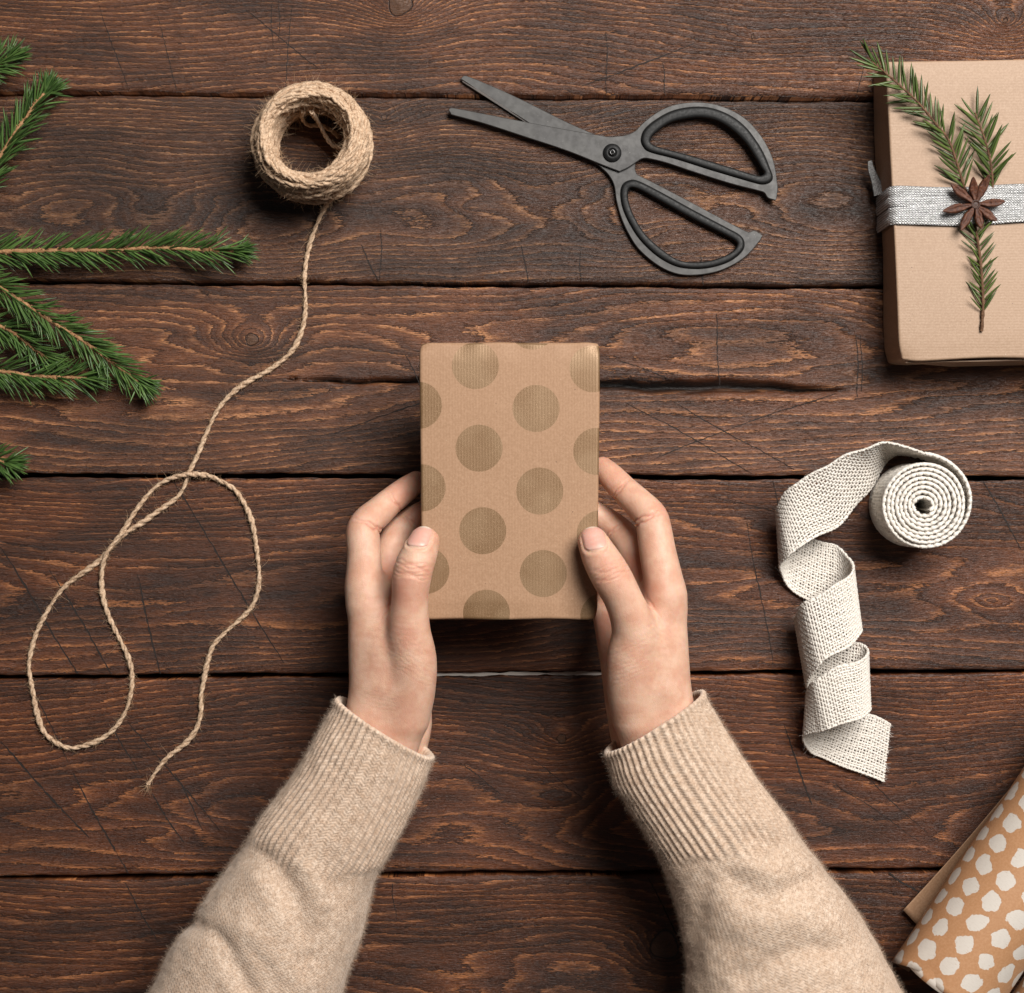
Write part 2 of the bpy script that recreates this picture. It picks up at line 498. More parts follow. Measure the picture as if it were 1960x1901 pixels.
# ------------------------------------------------------------------ person: two hands and sweater sleeves
def surface_nets(D, org, h):
    """iso-surface of the sampled distance field D (nx,ny,nz): vertices, quads"""
    s = D < 0
    nx, ny, nz = D.shape
    c = np.zeros((nx - 1, ny - 1, nz - 1), np.uint8)
    for i in (0, 1):
        for j in (0, 1):
            for k in (0, 1):
                c += s[i:nx - 1 + i, j:ny - 1 + j, k:nz - 1 + k]
    act = (c > 0) & (c < 8)
    ids = np.full(act.shape, -1, np.int64)
    cells = np.argwhere(act)
    ids[act] = np.arange(len(cells))
    corners = np.array([(i, j, k) for i in (0, 1) for j in (0, 1) for k in (0, 1)])
    vals = np.stack([D[cells[:, 0] + a, cells[:, 1] + b, cells[:, 2] + d] for a, b, d in corners], 1)
    acc = np.zeros((len(cells), 3)); cnt = np.zeros(len(cells))
    for e0 in range(8):
        for e1 in range(e0 + 1, 8):
            if np.abs(corners[e0] - corners[e1]).sum() != 1: continue
            v0, v1 = vals[:, e0], vals[:, e1]
            m = (v0 < 0) != (v1 < 0)
            t = np.where(m, v0 / np.where(m, v0 - v1, 1), 0)
            p = corners[e0] + t[:, None] * (corners[e1] - corners[e0])
            acc += p * m[:, None]; cnt += m
    V = (cells + acc / cnt[:, None]) * h + org
    Q = []
    for ax in range(3):
        a = [slice(None)] * 3; b = [slice(None)] * 3
        a[ax] = slice(0, -1); b[ax] = slice(1, None)
        s0, s1 = s[tuple(a)], s[tuple(b)]
        E = np.argwhere(s0 != s1)
        o1, o2 = (ax + 1) % 3, (ax + 2) % 3
        E = E[(E[:, o1] > 0) & (E[:, o2] > 0) & (E[:, o1] < D.shape[o1] - 1) & (E[:, o2] < D.shape[o2] - 1)]
        inside = s[E[:, 0], E[:, 1], E[:, 2]]
        def cid(d1, d2):
            q = E.copy(); q[:, o1] += d1; q[:, o2] += d2
            return ids[q[:, 0], q[:, 1], q[:, 2]]
        quad = np.stack([cid(-1, -1), cid(0, -1), cid(0, 0), cid(-1, 0)], 1)
        quad[~inside] = quad[~inside][:, ::-1]
        Q.append(quad)
    return V, np.vstack(Q)


def smin(a, b, k):
    h = np.maximum(k - np.abs(a - b), 0) / k
    return np.minimum(a, b) - h * h * h * k / 6.0


def cone_sdf(P, a, b, ra, rb):
    ba = (b - a).astype(np.float32)
    pa = P - a.astype(np.float32)
    t = np.clip((pa @ ba) / max(float(ba @ ba), 1e-12), 0, 1)
    d = pa - t[..., None] * ba
    return np.sqrt(np.einsum('...i,...i->...', d, d)) - (ra + (rb - ra) * t)


class Hand:
    """tapered chains given as joints (plan x, plan y, height mm, radius mm); chains blend into one skin"""
    def __init__(self, palm, digits, k_palm=9.0, k_join=5.0):
        def chain(q, tight):
            P = np.array([[*(W(a, b, z / 1000.0)), r / 1000.0] for a, b, z, r in q])
            if len(P) == 2: return P
            C = catmull(P, 5 * (len(P) - 1) + 1)
            return C
        self.palm = [chain(c, 0) for c in palm]
        self.digits = {n: chain(d, 0) for n, d in digits.items()}
        self.kp, self.kj = k_palm / 1000, k_join / 1000
    def _chain(self, C, P):
        g = None
        for a, b in zip(C[:-1], C[1:]):
            c = cone_sdf(P, a[:3], b[:3], a[3], b[3])
            g = c if g is None else np.minimum(g, c)
        return g
    def _combine(self, ev):
        d = None
        for C in self.palm:
            c = ev(C)
            d = c if d is None else smin(d, c, self.kp)
        f = None
        for C in self.digits.values():
            g = ev(C)
            f = g if f is None else smin(f, g, 0.0009)
        return smin(d, f, self.kj)
    def sdf(self, P):
        P = P.astype(np.float32)
        return self._combine(lambda C: self._chain(C, P))
    def grad(self, P, e=4e-4):
        g = np.zeros_like(P)
        for k in range(3):
            dv = np.zeros(3); dv[k] = e
            g[:, k] = (self.sdf(P + dv) - self.sdf(P - dv)) / (2 * e)
        return unit(g)
    def mesh(self, h=0.00065):
        allc = np.vstack(self.palm + list(self.digits.values()))
        lo = (allc[:, :3] - allc[:, 3:]).min(0) - 0.004
        hi = (allc[:, :3] + allc[:, 3:]).max(0) + 0.004
        n = np.ceil((hi - lo) / h).astype(int) + 1
        ax = [(lo[k] + h * np.arange(n[k])).astype(np.float32) for k in range(3)]
        m = 0.016
        def ev(C):
            G = np.full(n, 0.05, np.float32)
            for a, b in zip(C[:-1], C[1:]):
                r = max(a[3], b[3]) + m
                l = np.minimum(a[:3], b[:3]) - r; u = np.maximum(a[:3], b[:3]) + r
                i0 = np.clip(((l - lo) / h).astype(int), 0, n); i1 = np.clip(((u - lo) / h).astype(int) + 1, 0, n)
                xs, ys, zs = (ax[k][i0[k]:i1[k]] for k in range(3))
                if min(len(xs), len(ys), len(zs)) == 0: continue
                ba = (b[:3] - a[:3]).astype(np.float32)
                X, Y, Z = (xs - np.float32(a[0]))[:, None, None], (ys - np.float32(a[1]))[None, :, None], (zs - np.float32(a[2]))[None, None, :]
                t = np.clip((X * ba[0] + Y * ba[1] + Z * ba[2]) / max(float(ba @ ba), 1e-12), 0, 1)
                d = np.sqrt((X - t * ba[0]) ** 2 + (Y - t * ba[1]) ** 2 + (Z - t * ba[2]) ** 2) - (a[3] + (b[3] - a[3]) * t)
                sl = tuple(slice(i0[k], i1[k]) for k in range(3))
                np.minimum(G[sl], d, out=G[sl])
            return G
        D = self._combine(ev)
        V, Q = surface_nets(D, lo, h)
        E = np.vstack([Q[:, [0, 1]], Q[:, [1, 2]], Q[:, [2, 3]], Q[:, [3, 0]]])
        E = np.unique(np.sort(E, 1), axis=0)
        deg = np.bincount(E.ravel(), minlength=len(V))[:, None]
        for lam in (0.5, -0.52) * 5:
            acc = np.stack([np.bincount(E[:, 0], V[E[:, 1], k], len(V)) + np.bincount(E[:, 1], V[E[:, 0], k], len(V)) for k in range(3)], 1)
            V = V + lam * (acc / deg - V)
        fn = np.cross(V[Q[:, 2]] - V[Q[:, 0]], V[Q[:, 3]] - V[Q[:, 1]])
        N = np.stack([sum(np.bincount(Q[:, c], fn[:, k], len(V)) for c in range(4)) for k in range(3)], 1)
        return V, Q, unit(N)


def skin_material():
    t = NT('skin')
    p = t.obj()
    red = t.attr('red')
    mott = t.noise(p, 90, 3, 0.6)
    mott2 = t.noise(p, 320, 2, 0.5)
    base = t.mix(t.ss(mott, 0.3, 0.7), (0.68, 0.445, 0.325), (0.58, 0.320, 0.220))
    base = t.mix(t.mul(t.ss(mott2, 0.45, 0.8), 0.25), base, (0.61, 0.33, 0.235))
    base = t.mix(t.M('MULTIPLY', t.mul(red, t.add(0.6, t.mul(mott2, 0.8))), 1.0, clamp=True), base, (0.57, 0.235, 0.16))
    # fine skin relief: small cells and short creases
    c1 = t.vor(t.scale(p, (1, 1, 1)), 1500, 'DISTANCE_TO_EDGE')
    c2 = t.noise(t.scale(p, (900, 420, 700)), 1.0, 3, 0.6)
    h = t.add(t.mul(t.ss(c1, 0.0, 0.25), 0.35), t.mul(c2, 0.9))
    h = t.add(h, t.mul(mott2, 0.5))
    t.P(Base_Color=base, Roughness=t.ss(mott, 0.3, 0.7, 0.40, 0.52), Specular_IOR_Level=0.42,
        Subsurface_Weight=0.55, Subsurface_Radius=(1.0, 0.32, 0.16), Subsurface_Scale=0.0032,
        Normal=t.bump(h, 0.42, 0.00040))
    return t.m


def nail_material():
    t = NT('nail')
    u = t.attr('tip')
    base = t.mix(t.ss(u, 0.86, 0.92), (0.66, 0.36, 0.29), (0.74, 0.60, 0.50))
    base = t.mix(t.ss(u, 0.0, 0.22, 0.5, 0.0), base, (0.72, 0.50, 0.42))
    t.P(Base_Color=base, Roughness=0.36, Specular_IOR_Level=0.45, Subsurface_Weight=0.3,
        Subsurface_Radius=(1, .4, .25), Subsurface_Scale=0.0012, Coat_Weight=0.15, Coat_Roughness=0.25)
    return t.m


SKIN, NAIL = skin_material(), nail_material()


def make_hand(H, parent, nails, creases, reds):
    V, Q, N = H.mesh()
    red = np.zeros(len(V))
    for c, r, a in reds:
        c = W(*c[:2], c[2] / 1000)
        red = np.maximum(red, a * np.exp(-(np.linalg.norm(V - c, axis=1) / (r / 1000)) ** 2))
    # skin folds at the joints: c, direction of the bone (plan units), reach mm, depth mm, width mm, n lines, spacing mm
    disp = np.zeros(len(V))
    rr = np.random.default_rng(5)
    for (c, d, reach, depth, width, nl, sp) in creases:
        c0 = W(c[0], c[1], c[2] / 1000)
        dv = unit(np.array([d[0], -d[1], d[2]], float))
        rel = V - c0
        along = rel @ dv * 1000
        rad = np.linalg.norm(rel, axis=1) * 1000
        fall = np.exp(-(rad / reach) ** 4)
        for q in range(nl):
            o = (q - (nl - 1) / 2) * sp
            bend = 0.5 * np.sin(rad * .7 + q * 1.9 + c[0]) + 0.25 * np.sin(rel[:, 2] * 1400 + q)
            g_ = fall * np.exp(-((along - o - bend) / width) ** 2) * (0.6 + 0.4 * rr.random())
            disp -= depth / 1000 * g_
            red = np.maximum(red, min(1.0, depth * 1.3) * g_)
    # nail beds
    nail_meshes = []
    for nl in nails:
        base, tip = W(nl['base'][0], nl['base'][1], nl['base'][2] / 1000), W(nl['tip'][0], nl['tip'][1], nl['tip'][2] / 1000)
        ax = unit(tip - base)
        up = np.array(nl['up'], float); up = unit(up - (up @ ax) * ax)
        side = np.cross(up, ax)
        L = np.linalg.norm(tip - base); w = nl['w'] / 2000.0
        nu, nv = 26, 22
        us, vs = np.linspace(0, 1, nu), np.linspace(-1, 1, nv)
        rows = []
        for u in us:
            # outline: rounded cuticle and rounded free edge
            ww = w * min(1.0, (max(u, 0) / 0.16) ** 0.5 * 0.55 + 0.45 if u < 0.16 else 1.0)
            if u > 0.72: ww = w * math.sqrt(max(0.0, 1 - ((u - 0.72) / 0.30) ** 2.2))
            for v in vs:
                rows.append(base + ax * L * u + side * ww * v + up * 0.02)
        Pn = np.array(rows)
        for _ in range(40):
            Pn = Pn - up * np.clip(H.sdf(Pn), -0.002, 0.004)[:, None] * 0.9
        gN = H.grad(Pn)
        U = np.repeat(us, nv); Vv = np.tile(vs, nu)
        # the plate is flatter across than the finger
        lift = 0.00045 + 0.00022 * (1 - Vv ** 2)
        lift += 0.0006 * np.clip((U - 0.85) / 0.15, 0, 1)
        lift -= 0.00075 * (np.abs(Vv) > 0.97) + 0.0006 * (U < 0.03)
        Pn2 = Pn + up * lift[:, None]
        nail_meshes.append((Pn2, grid_faces(nu, nv)[:, ::-1], U))
        # groove around the plate
        rel = V - base
        u_ = rel @ ax / L; v_ = rel @ side / w
        front = (rel @ up) > 0
        ell = np.sqrt(np.abs((u_ - 0.5) / 0.56) ** 3.0 + np.abs(v_ / 1.04) ** 3.0) ** (1 / 1.5)
        disp -= 0.00042 * front * np.exp(-((ell - 1.04) / 0.07) ** 2)
        disp += 0.00035 * front * np.exp(-((ell - 1.26) / 0.13) ** 2) * (u_ < 0.8)
    V2 = V + N * disp[:, None]
    o = link('hand', mesh_np('hand', V2, Q, SKIN, True, {'red': red}), parent)
    for Pn, F, U in nail_meshes:
        n = link('nail', mesh_np('nail', Pn, F, NAIL, True, {'tip': U}), o)
    return o


person = empty('person', tuple(W(980, 1700, 0.0)))
tag(person, 'person in a beige wool sweater holding the dotted gift in both hands', 'person')


def c1(x, y): return (612.6 + x / 2.56, 816.7 + y / 2.56)
def J(x, y, z, r): return (*c1(x, y), z, r)


# left hand in the picture
LEFT = Hand(
    palm=[
        [J(214, 800, 79, 8.6), J(224, 950, 79, 9.4), J(234, 1130, 79, 10.3), J(240, 1300, 79, 11.0), J(215, 1460, 78, 12.0), J(95, 1800, 72, 14.0)],
        [J(300, 800, 62, 8.0), J(320, 1050, 62, 9.5), J(335, 1300, 60, 12.0), J(280, 1550, 58, 14), J(180, 1800, 56, 16.0)],
        [J(330, 850, 47, 8.5), J(380, 1300, 52, 11.0)],
        [J(325, 950, 82, 8.0), J(325, 1080, 84, 10.5), J(335, 1250, 82, 12)],
        [J(288, 790, 70, 8.5), J(302, 900, 75, 9.0), J(285, 1040, 77, 9.0)],
        [J(405, 960, 36, 9.0), J(425, 1150, 41, 10.0), J(445, 1340, 48, 10.5), J(440, 1500, 52, 11.5), J(300, 1850, 56, 15.0)],
        [J(290, 1030, 73, 7.5), J(315, 1160, 76, 10.0), J(335, 1300, 77, 12.0), J(305, 1470, 77, 12.5), J(180, 1800, 72, 15.0)],
        [J(430, 1330, 80, 11.0), J(410, 1440, 77, 11.5), J(370, 1560, 75, 12.5), J(260, 1800, 70, 15.0)],
    ],
    digits={
        'index': [J(216, 860, 79.5, 8.8), J(214, 760, 79, 9.6), J(216, 630, 76, 9.2), J(210, 520, 73, 9.2), J(236, 466, 70, 8.9), J(285, 420, 65.5, 8.2), J(345, 367, 60, 7.6), J(420, 308, 53, 7.0), J(470, 270, 48, 5.9)],
        'middle': [J(310, 760, 60, 8.8), J(345, 610, 55, 8.8), J(385, 520, 52, 8.0), J(460, 455, 48, 7.5), J(550, 395, 48.5, 6.2)],
        'ring': [J(340, 800, 44, 8.5), J(390, 660, 36, 7.6), J(500, 590, 40, 6.8), J(600, 560, 48.5, 6.0)],
        'pinky': [J(405, 930, 33, 7.6), J(430, 800, 30, 6.8), J(520, 740, 38, 6.0), J(590, 720, 50.0, 5.2)],
        'thumb': [J(425, 1420, 80, 12.0), J(448, 1270, 84, 13.0), J(452, 1140, 88, 13.0), J(436, 1000, 93, 11.4), J(440, 850, 97.5, 9.7),
                  J(452, 720, 100, 10.4), J(484, 630, 98, 9.6), J(510, 566, 95, 8.2)],
    }, k_palm=13, k_join=8)
make_hand(LEFT, person,
          nails=[dict(base=(*c1(482, 600), 100), tip=(*c1(503, 484), 97), w=11.6, up=(-0.26, -0.05, 1))],
          creases=[((*c1(285, 500), 76), (0.3, -0.9, -.2), 12, .75, .6, 2, 2.1), ((*c1(520, 1170), 96), (.5, -.85, 0), 20, .16, .4, 9, 2.3), ((*c1(300, 1330), 90), (.2, -1, 0), 14, .10, .4, 6, 2.1),
                   ((*c1(380, 385), 64), (0.75, -0.6, -.3), 9.5, .65, .55, 2, 1.6), ((*c1(455, 480), 56), (.7, -.7, 0), 8, .5, .5, 2, 1.6),
                   ((*c1(440, 700), 109), (0.16, -1, 0), 12, .50, .5, 6, 1.6),
                   ((*c1(330, 880), 88), (0.9, 0.35, 0), 8, .5, .7, 1, 1)],
          reds=[((*c1(400, 790), 104), 9, .8), ((*c1(400, 330), 60), 10, .5), ((*c1(470, 240), 50), 9, .6),
                ((*c1(160, 470), 72), 8, .35), ((*c1(300, 500), 70), 6, .5), ((*c1(350, 700), 70), 9, .55),
                ((*c1(440, 1440), 95), 9, .3), ((*c1(400, 1010), 104), 10, .25), ((*c1(540, 560), 95), 8, .3)])

# right hand in the picture
RIGHT = Hand(
    palm=[
        [J(1702, 840, 80, 9.2), J(1704, 950, 79, 10.0), J(1708, 1120, 79, 10.8), J(1718, 1300, 79, 11.3), J(1750, 1450, 78, 12.0), J(1880, 1760, 72, 14.0)],
        [J(1615, 800, 62, 8.5), J(1618, 1050, 62, 10.0), J(1625, 1300, 60, 12.0), J(1680, 1550, 58, 14), J(1780, 1800, 56, 16.0)],
        [J(1560, 850, 47, 8.5), J(1540, 1300, 52, 11.0)],
        [J(1628, 965, 82, 8.0), J(1632, 1090, 84, 10.5), J(1630, 1250, 82, 12)],
        [J(1628, 830, 71, 8.5), J(1640, 930, 75, 9.0), J(1650, 1050, 77, 9.0)],
        [J(1418, 915, 38, 9.5), J(1460, 1100, 42, 11.0), J(1490, 1270, 46, 11.5), J(1510, 1420, 49, 11.5), J(1545, 1560, 52, 12.0), J(1700, 1850, 56, 15.0)],
        [J(1632, 1030, 73, 7.5), J(1626, 1160, 76, 10.0), J(1625, 1300, 77, 12.0), J(1660, 1450, 77, 12.5), J(1800, 1800, 72, 15.0)],
        [J(1540, 1330, 80, 11.0), J(1555, 1440, 77, 11.5), J(1595, 1560, 75, 12.5), J(1720, 1800, 70, 15.0)],
    ],
    digits={
        'index': [J(1702, 880, 80, 9.4), J(1690, 790, 80.5, 10.6), J(1655, 620, 78, 10.0), J(1636, 500, 75.5, 9.5), J(1618, 440, 73.5, 9.2), J(1560, 376, 69, 8.4), J(1492, 312, 63, 7.8), J(1430, 248, 56, 7.3), J(1384, 204, 49, 6.4)],
        'middle': [J(1590, 740, 60, 9.0), J(1530, 600, 56, 8.8), J(1478, 525, 52, 8.2), J(1390, 455, 48, 7.5), J(1300, 400, 48.5, 6.2)],
        'ring': [J(1540, 800, 44, 8.5), J(1460, 660, 36, 7.6), J(1350, 590, 40, 6.8), J(1260, 560, 48.5, 6.0)],
        'pinky': [J(1440, 930, 34, 7.6), J(1400, 800, 30, 6.8), J(1320, 740, 38, 6.0), J(1250, 720, 50.0, 5.2)],
        'thumb': [J(1545, 1420, 80, 12.2), J(1528, 1270, 84, 13.4), J(1528, 1140, 88, 13.4), J(1540, 1000, 92, 12.0), J(1490, 855, 97, 10.2),
                  J(1425, 730, 100, 10.6), J(1376, 645, 98, 9.8), J(1338, 567, 95, 8.2)],
    }, k_palm=13, k_join=8)
make_hand(RIGHT, person,
          nails=[dict(base=(*c1(1352, 612), 100), tip=(*c1(1328, 484), 97), w=11.8, up=(0.06, -0.05, 1))],
          creases=[((*c1(1575, 462), 78), (0.35, 0.9, .2), 12, .75, .6, 2, 2.1), ((*c1(1470, 1170), 98), (-.4, -.9, 0), 20, .17, .4, 9, 2.3), ((*c1(1640, 1000), 90), (.6, -.8, 0), 14, .13, .4, 5, 2.2),
                   ((*c1(1465, 320), 66), (0.7, 0.7, .3), 9.5, .6, .55, 2, 1.6), ((*c1(1430, 520), 58), (.7, .7, 0), 8, .5, .5, 2, 1.6),
                   ((*c1(1430, 705), 109), (0.45, 1, 0), 12, .44, .5, 6, 1.6),
                   ((*c1(1640, 900), 88), (-0.9, 0.5, 0), 9, .5, .7, 1, 1)],
          reds=[((*c1(1440, 700), 108), 9, .45), ((*c1(1450, 270), 60), 10, .45), ((*c1(1400, 180), 50), 10, .55),
                ((*c1(1690, 420), 74), 8, .35), ((*c1(1570, 470), 72), 7, .5), ((*c1(1540, 690), 66), 10, .6),
                ((*c1(1620, 800), 84), 10, .4), ((*c1(1280, 600), 95), 8, .5), ((*c1(1380, 1000), 50), 12, .5)])


# ------------------------------------------------------------------ kraft-paper parcels
def rounded_box(sx, sy, sz, r, nx, ny, nz, wob=0.0, seed=1):
    """box with rounded edges, origin at its centre; verts, quads"""
    V, F, n = [], [], 0
    hs = np.array([sx, sy, sz]) / 2
    for ax in range(3):
        a, b = [(1, 2), (2, 0), (0, 1)][ax]
        na, nb = [nx, ny, nz][a], [nx, ny, nz][b]
        def cs(nn, half):   # denser near the edges
            q = np.linspace(-1, 1, nn)
            e = min(0.9, 2.2 * r / half)
            k = np.r_[np.linspace(-1, -1 + e, 8)[:-1], np.linspace(-1 + e, 1 - e, nn), np.linspace(1 - e, 1, 8)[1:]]
            return k * half
        ca, cb = cs(na, hs[a]), cs(nb, hs[b])
        A, B = np.meshgrid(ca, cb, indexing='ij')
        for sgn in (-1, 1):
            P = np.zeros((A.size, 3)); P[:, a] = A.ravel(); P[:, b] = B.ravel(); P[:, ax] = sgn * hs[ax]
            q = grid_faces(len(ca), len(cb))
            if sgn < 0: q = q[:, ::-1]
            V.append(P); F.append(q + n); n += len(P)
    V = np.vstack(V); F = np.vstack(F)
    inner = np.clip(V, -(hs - r), hs - r)
    d = V - inner
    V = inner + unit(d) * r
    # weld
    key = np.round(V / 2e-6).astype(np.int64)
    _, idx, inv = np.unique(key, axis=0, return_index=True, return_inverse=True)
    V = V[idx]; F = inv.reshape(-1)[F]
    if wob:
        Nn = unit(V - np.clip(V, -(hs - r), hs - r))
        V = V + Nn * (wob * rand_noise(V, 60, seed, 4))[:, None]
    return V, F


def kraft_nodes(t, p, tone=1.0, stripe_axis='x', tint=(1, 1, 1)):
    x, y, z = t.sep(p)
    a = x if stripe_axis == 'x' else y
    b = y if stripe_axis == 'x' else x
    rib = t.M('SINE', t.add(t.mul(a, 6.283 / 0.0016), t.mul(t.noise(p, 60, 2), 3.0)))
    fib = t.noise(p, 900, 3, 0.7)
    fl = t.noise(t.comb(t.mul(a, 500), t.mul(b, 120), z), 1.0, 3, 0.6)
    cl = t.noise(p, 25, 3, 0.5)
    base = t.mix(t.ss(fib, 0.35, 0.7), (0.318 * tone, 0.184 * tone, 0.106 * tone), (0.385 * tone, 0.232 * tone, 0.141 * tone))
    base = t.mix(t.mul(t.ss(rib, -0.2, 1.0), 0.16), base, (0.34 * tone, 0.19 * tone, 0.105 * tone))
    base = t.mix(t.mul(t.ss(fl, 0.62, 0.8), 0.25), base, (0.30 * tone, 0.17 * tone, 0.10 * tone))
    base = t.mix(t.mul(t.ss(cl, 0.35, 0.7), 0.14), base, (0.40 * tone, 0.235 * tone, 0.14 * tone))
    speck = t.ss(t.noise(p, 1400, 1, 0.5), 0.76, 0.80)
    base = t.mix(t.mul(speck, 0.35), base, (0.75, 0.62, 0.45))
    dk = t.ss(t.noise(p, 520, 1, 0.5), 0.785, 0.81)
    base = t.mix(t.mul(dk, 0.7), base, (0.10, 0.05, 0.03))
    if tint != (1, 1, 1): base = t.mix(1.0, base, tint, 'MULTIPLY')
    h = t.add(t.mul(rib, 0.12), t.add(t.mul(fib, 0.25), t.mul(cl, 2.2)))
    return base, h, fib


GIFT_C = W(975.5, 921.0, 0.085)
def kraft_dotted():
    t = NT('kraft_paper_gold_dots')
    p = t.obj()
    base, h, fib = kraft_nodes(t, p, 1.0, 'x')
    k = S * (1 - 0.085 / CAM_H)
    a = ((7) * k, -158 * k); b = (116 * k, -82 * k)
    p0 = ((910 - 975.5) * k, -(700 - 921) * k)
    det = a[0] * b[1] - a[1] * b[0]
    x, y, z = t.sep(p)
    dx, dy = t.sub(x, p0[0]), t.sub(y, p0[1])
    u = t.sub(t.mul(dx, b[1] / det), t.mul(dy, b[0] / det))
    v = t.sub(t.mul(dy, a[0] / det), t.mul(dx, a[1] / det))
    fu = t.sub(u, t.M('FLOOR', t.add(u, 0.5)))
    fv = t.sub(v, t.M('FLOOR', t.add(v, 0.5)))
    rx = t.add(t.mul(fu, a[0]), t.mul(fv, b[0]))
    ry = t.add(t.mul(fu, a[1]), t.mul(fv, b[1]))
    r = t.M('SQRT', t.add(t.mul(rx, rx), t.mul(ry, ry)))
    dot = t.ss(r, 45 * k - 0.00012, 45 * k + 0.00012, 1.0, 0.0)
    gl = t.noise(p, 2600, 2, 0.7)
    gold = t.mix(t.ss(gl, 0.35, 0.7), (0.185, 0.102, 0.046), (0.265, 0.160, 0.083))
    shim = t.noise(t.scale(p, (45, 45, 45)), 1.0, 2, 0.5)
    gold = t.mix(t.mul(t.ss(shim, 0.40, 0.68), 0.20), gold, (0.40, 0.275, 0.165))  # lighter gold patches paint a sheen onto the dots
    base = t.mix(t.mul(dot, t.ss(fib, 0.15, 0.45, 0.82, 1.0)), base, gold)
    glit = t.mul(t.ss(gl, 0.55, 0.75), dot)
    t.P(Base_Color=base, Metallic=t.mul(dot, 0.30), Roughness=t.sub(0.62, t.mul(dot, 0.16)), Specular_IOR_Level=t.add(0.32, t.mul(dot, 0.2)),
        Sheen_Weight=0.0, Normal=t.bump(t.add(h, t.mul(glit, 0.8)), 0.35, 0.0003))
    return t.m


def held_gift():
    k = S * (1 - 0.085 / CAM_H)
    sx, sy, sz = 341 * k, 531 * k, 0.028
    V, F = rounded_box(sx, sy, sz, 0.0016, 40, 60, 12, 0.00022, 3)
    x, y, z = V.T
    hx, hy = sx / 2, sy / 2
    # paper drawn over the ends: bulged faces, pinched ends, small corner dents
    V[:, 0] += 0.0006 * np.sin((y / hy) * 1.5) * np.sign(x) * (np.abs(x) > hx * .9)
    endm = np.exp(-((hy - np.abs(y)) / 0.006) ** 2)
    V[:, 2] -= endm * (z > 0) * (0.0009 + 0.0003 * np.sin(x * 190 + 1) + 0.0002 * np.sin(x * 430))
    V[:, 1] += np.where(np.abs(y) > hy * .97, np.sign(y) * 0.0003 * np.sin(x * 130 + 2), 0)
    for (cx_, cy_, amt) in ((-hx, hy, .0016), (hx, hy, .0010), (hx, -hy, .0018), (-hx, -hy, .0010)):
        m = np.exp(-(((x - cx_) ** 2 + (y - cy_) ** 2) / 0.0038 ** 2))
        V[:, 2] -= amt * m * (z > 0)
        V[:, 0] -= np.sign(cx_) * amt * .5 * m; V[:, 1] -= np.sign(cy_) * amt * .5 * m
    # a crease line along the lower end
    cr = np.exp(-((y + hy - 0.0058 - 0.0004 * np.sin(x * 160)) / 0.0006) ** 2) * (z > 0) * ((x < 0.012))
    V[:, 2] -= 0.00030 * cr
    me = mesh_np('paper', V, F, kraft_dotted(), True)
    root = empty('gift_box', (GIFT_C[0], GIFT_C[1], 0.057))
    tag(root, 'small gift in kraft paper with gold dots held in the hands', 'gift')
    m = kraft_plain('kraft_flap', 1.0, 'x')
    o = link('paper', me, root, loc=(GIFT_C[0], GIFT_C[1], 0.085 - sz / 2))
    # triangular folded end flaps on both short ends
    for sg in (-1, 1):
        yv = sg * (hy + 0.0001)
        P = np.array([[-hx * .93, yv, .0100], [hx * .93, yv, .0100], [hx * .38, yv + sg * .0001, -.0105], [-hx * .38, yv + sg * .0001, -.0105],
                      [-hx * .93, yv - sg * .0006, .0100], [hx * .93, yv - sg * .0006, .0100], [hx * .38, yv, -.0105], [-hx * .38, yv, -.0105]])
        Q = np.array([[0, 1, 2, 3], [7, 6, 5, 4], [0, 4, 5, 1], [1, 5, 6, 2], [2, 6, 7, 3], [3, 7, 4, 0]])
        if sg > 0: Q = Q[:, ::-1]
        link('end_flap', mesh_np('end_flap', P, Q, m, False), root, loc=(GIFT_C[0], GIFT_C[1], 0.085 - sz / 2))
    return root


def kraft_plain(name, tone=1.0, axis='y', tint=(1, 1, 1)):
    t = NT(name)
    base, h, fib = kraft_nodes(t, t.obj(), tone, axis, tint)
    t.P(Base_Color=base, Roughness=0.58, Specular_IOR_Level=0.4, Normal=t.bump(h, 0.35, 0.0003))
    return t.m


held_gift()


# ------------------------------------------------------------------ sweater sleeves
def wool_material(name='beige_wool', rib=False):
    t = NT(name)
    uv = t.attr('uvw', True)
    u, v, w = t.sep(uv)          # u: wales around, v: courses along (both counted in stitches)
    p = t.obj()
    fu = t.sub(t.M('FRACT', u), 0.5)
    au = t.M('ABSOLUTE', fu)
    # V-shaped stitches: two slanted legs per wale
    ph = t.add(v, t.mul(au, 1.5))
    leg = t.M('SINE', t.mul(ph, 6.2832))
    wale = t.M('COSINE', t.mul(fu, 6.2832))
    yarn = t.noise(p, 700, 3, 0.7)
    hea = t.noise(p, 130, 3, 0.65)
    hea2 = t.noise(p, 420, 2, 0.6)
    base = t.mix(t.ss(hea2, 0.22, 0.78), (0.51, 0.365, 0.262), (0.69, 0.545, 0.430))
    base = t.mix(t.mul(t.ss(hea, 0.40, 0.72), 0.35), base, (0.46, 0.305, 0.205))
    base = t.mix(t.mul(t.ss(yarn, 0.5, 0.75), 0.40), base, (0.80, 0.68, 0.57))
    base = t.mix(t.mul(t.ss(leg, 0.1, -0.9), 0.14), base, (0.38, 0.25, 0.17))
    h = t.add(t.mul(leg, 0.40), t.add(t.mul(wale, 0.35), t.mul(yarn, 0.9)))
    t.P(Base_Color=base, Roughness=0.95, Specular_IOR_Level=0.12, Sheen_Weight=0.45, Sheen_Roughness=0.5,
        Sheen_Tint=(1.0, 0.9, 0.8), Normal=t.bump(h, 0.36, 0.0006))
    return t.m


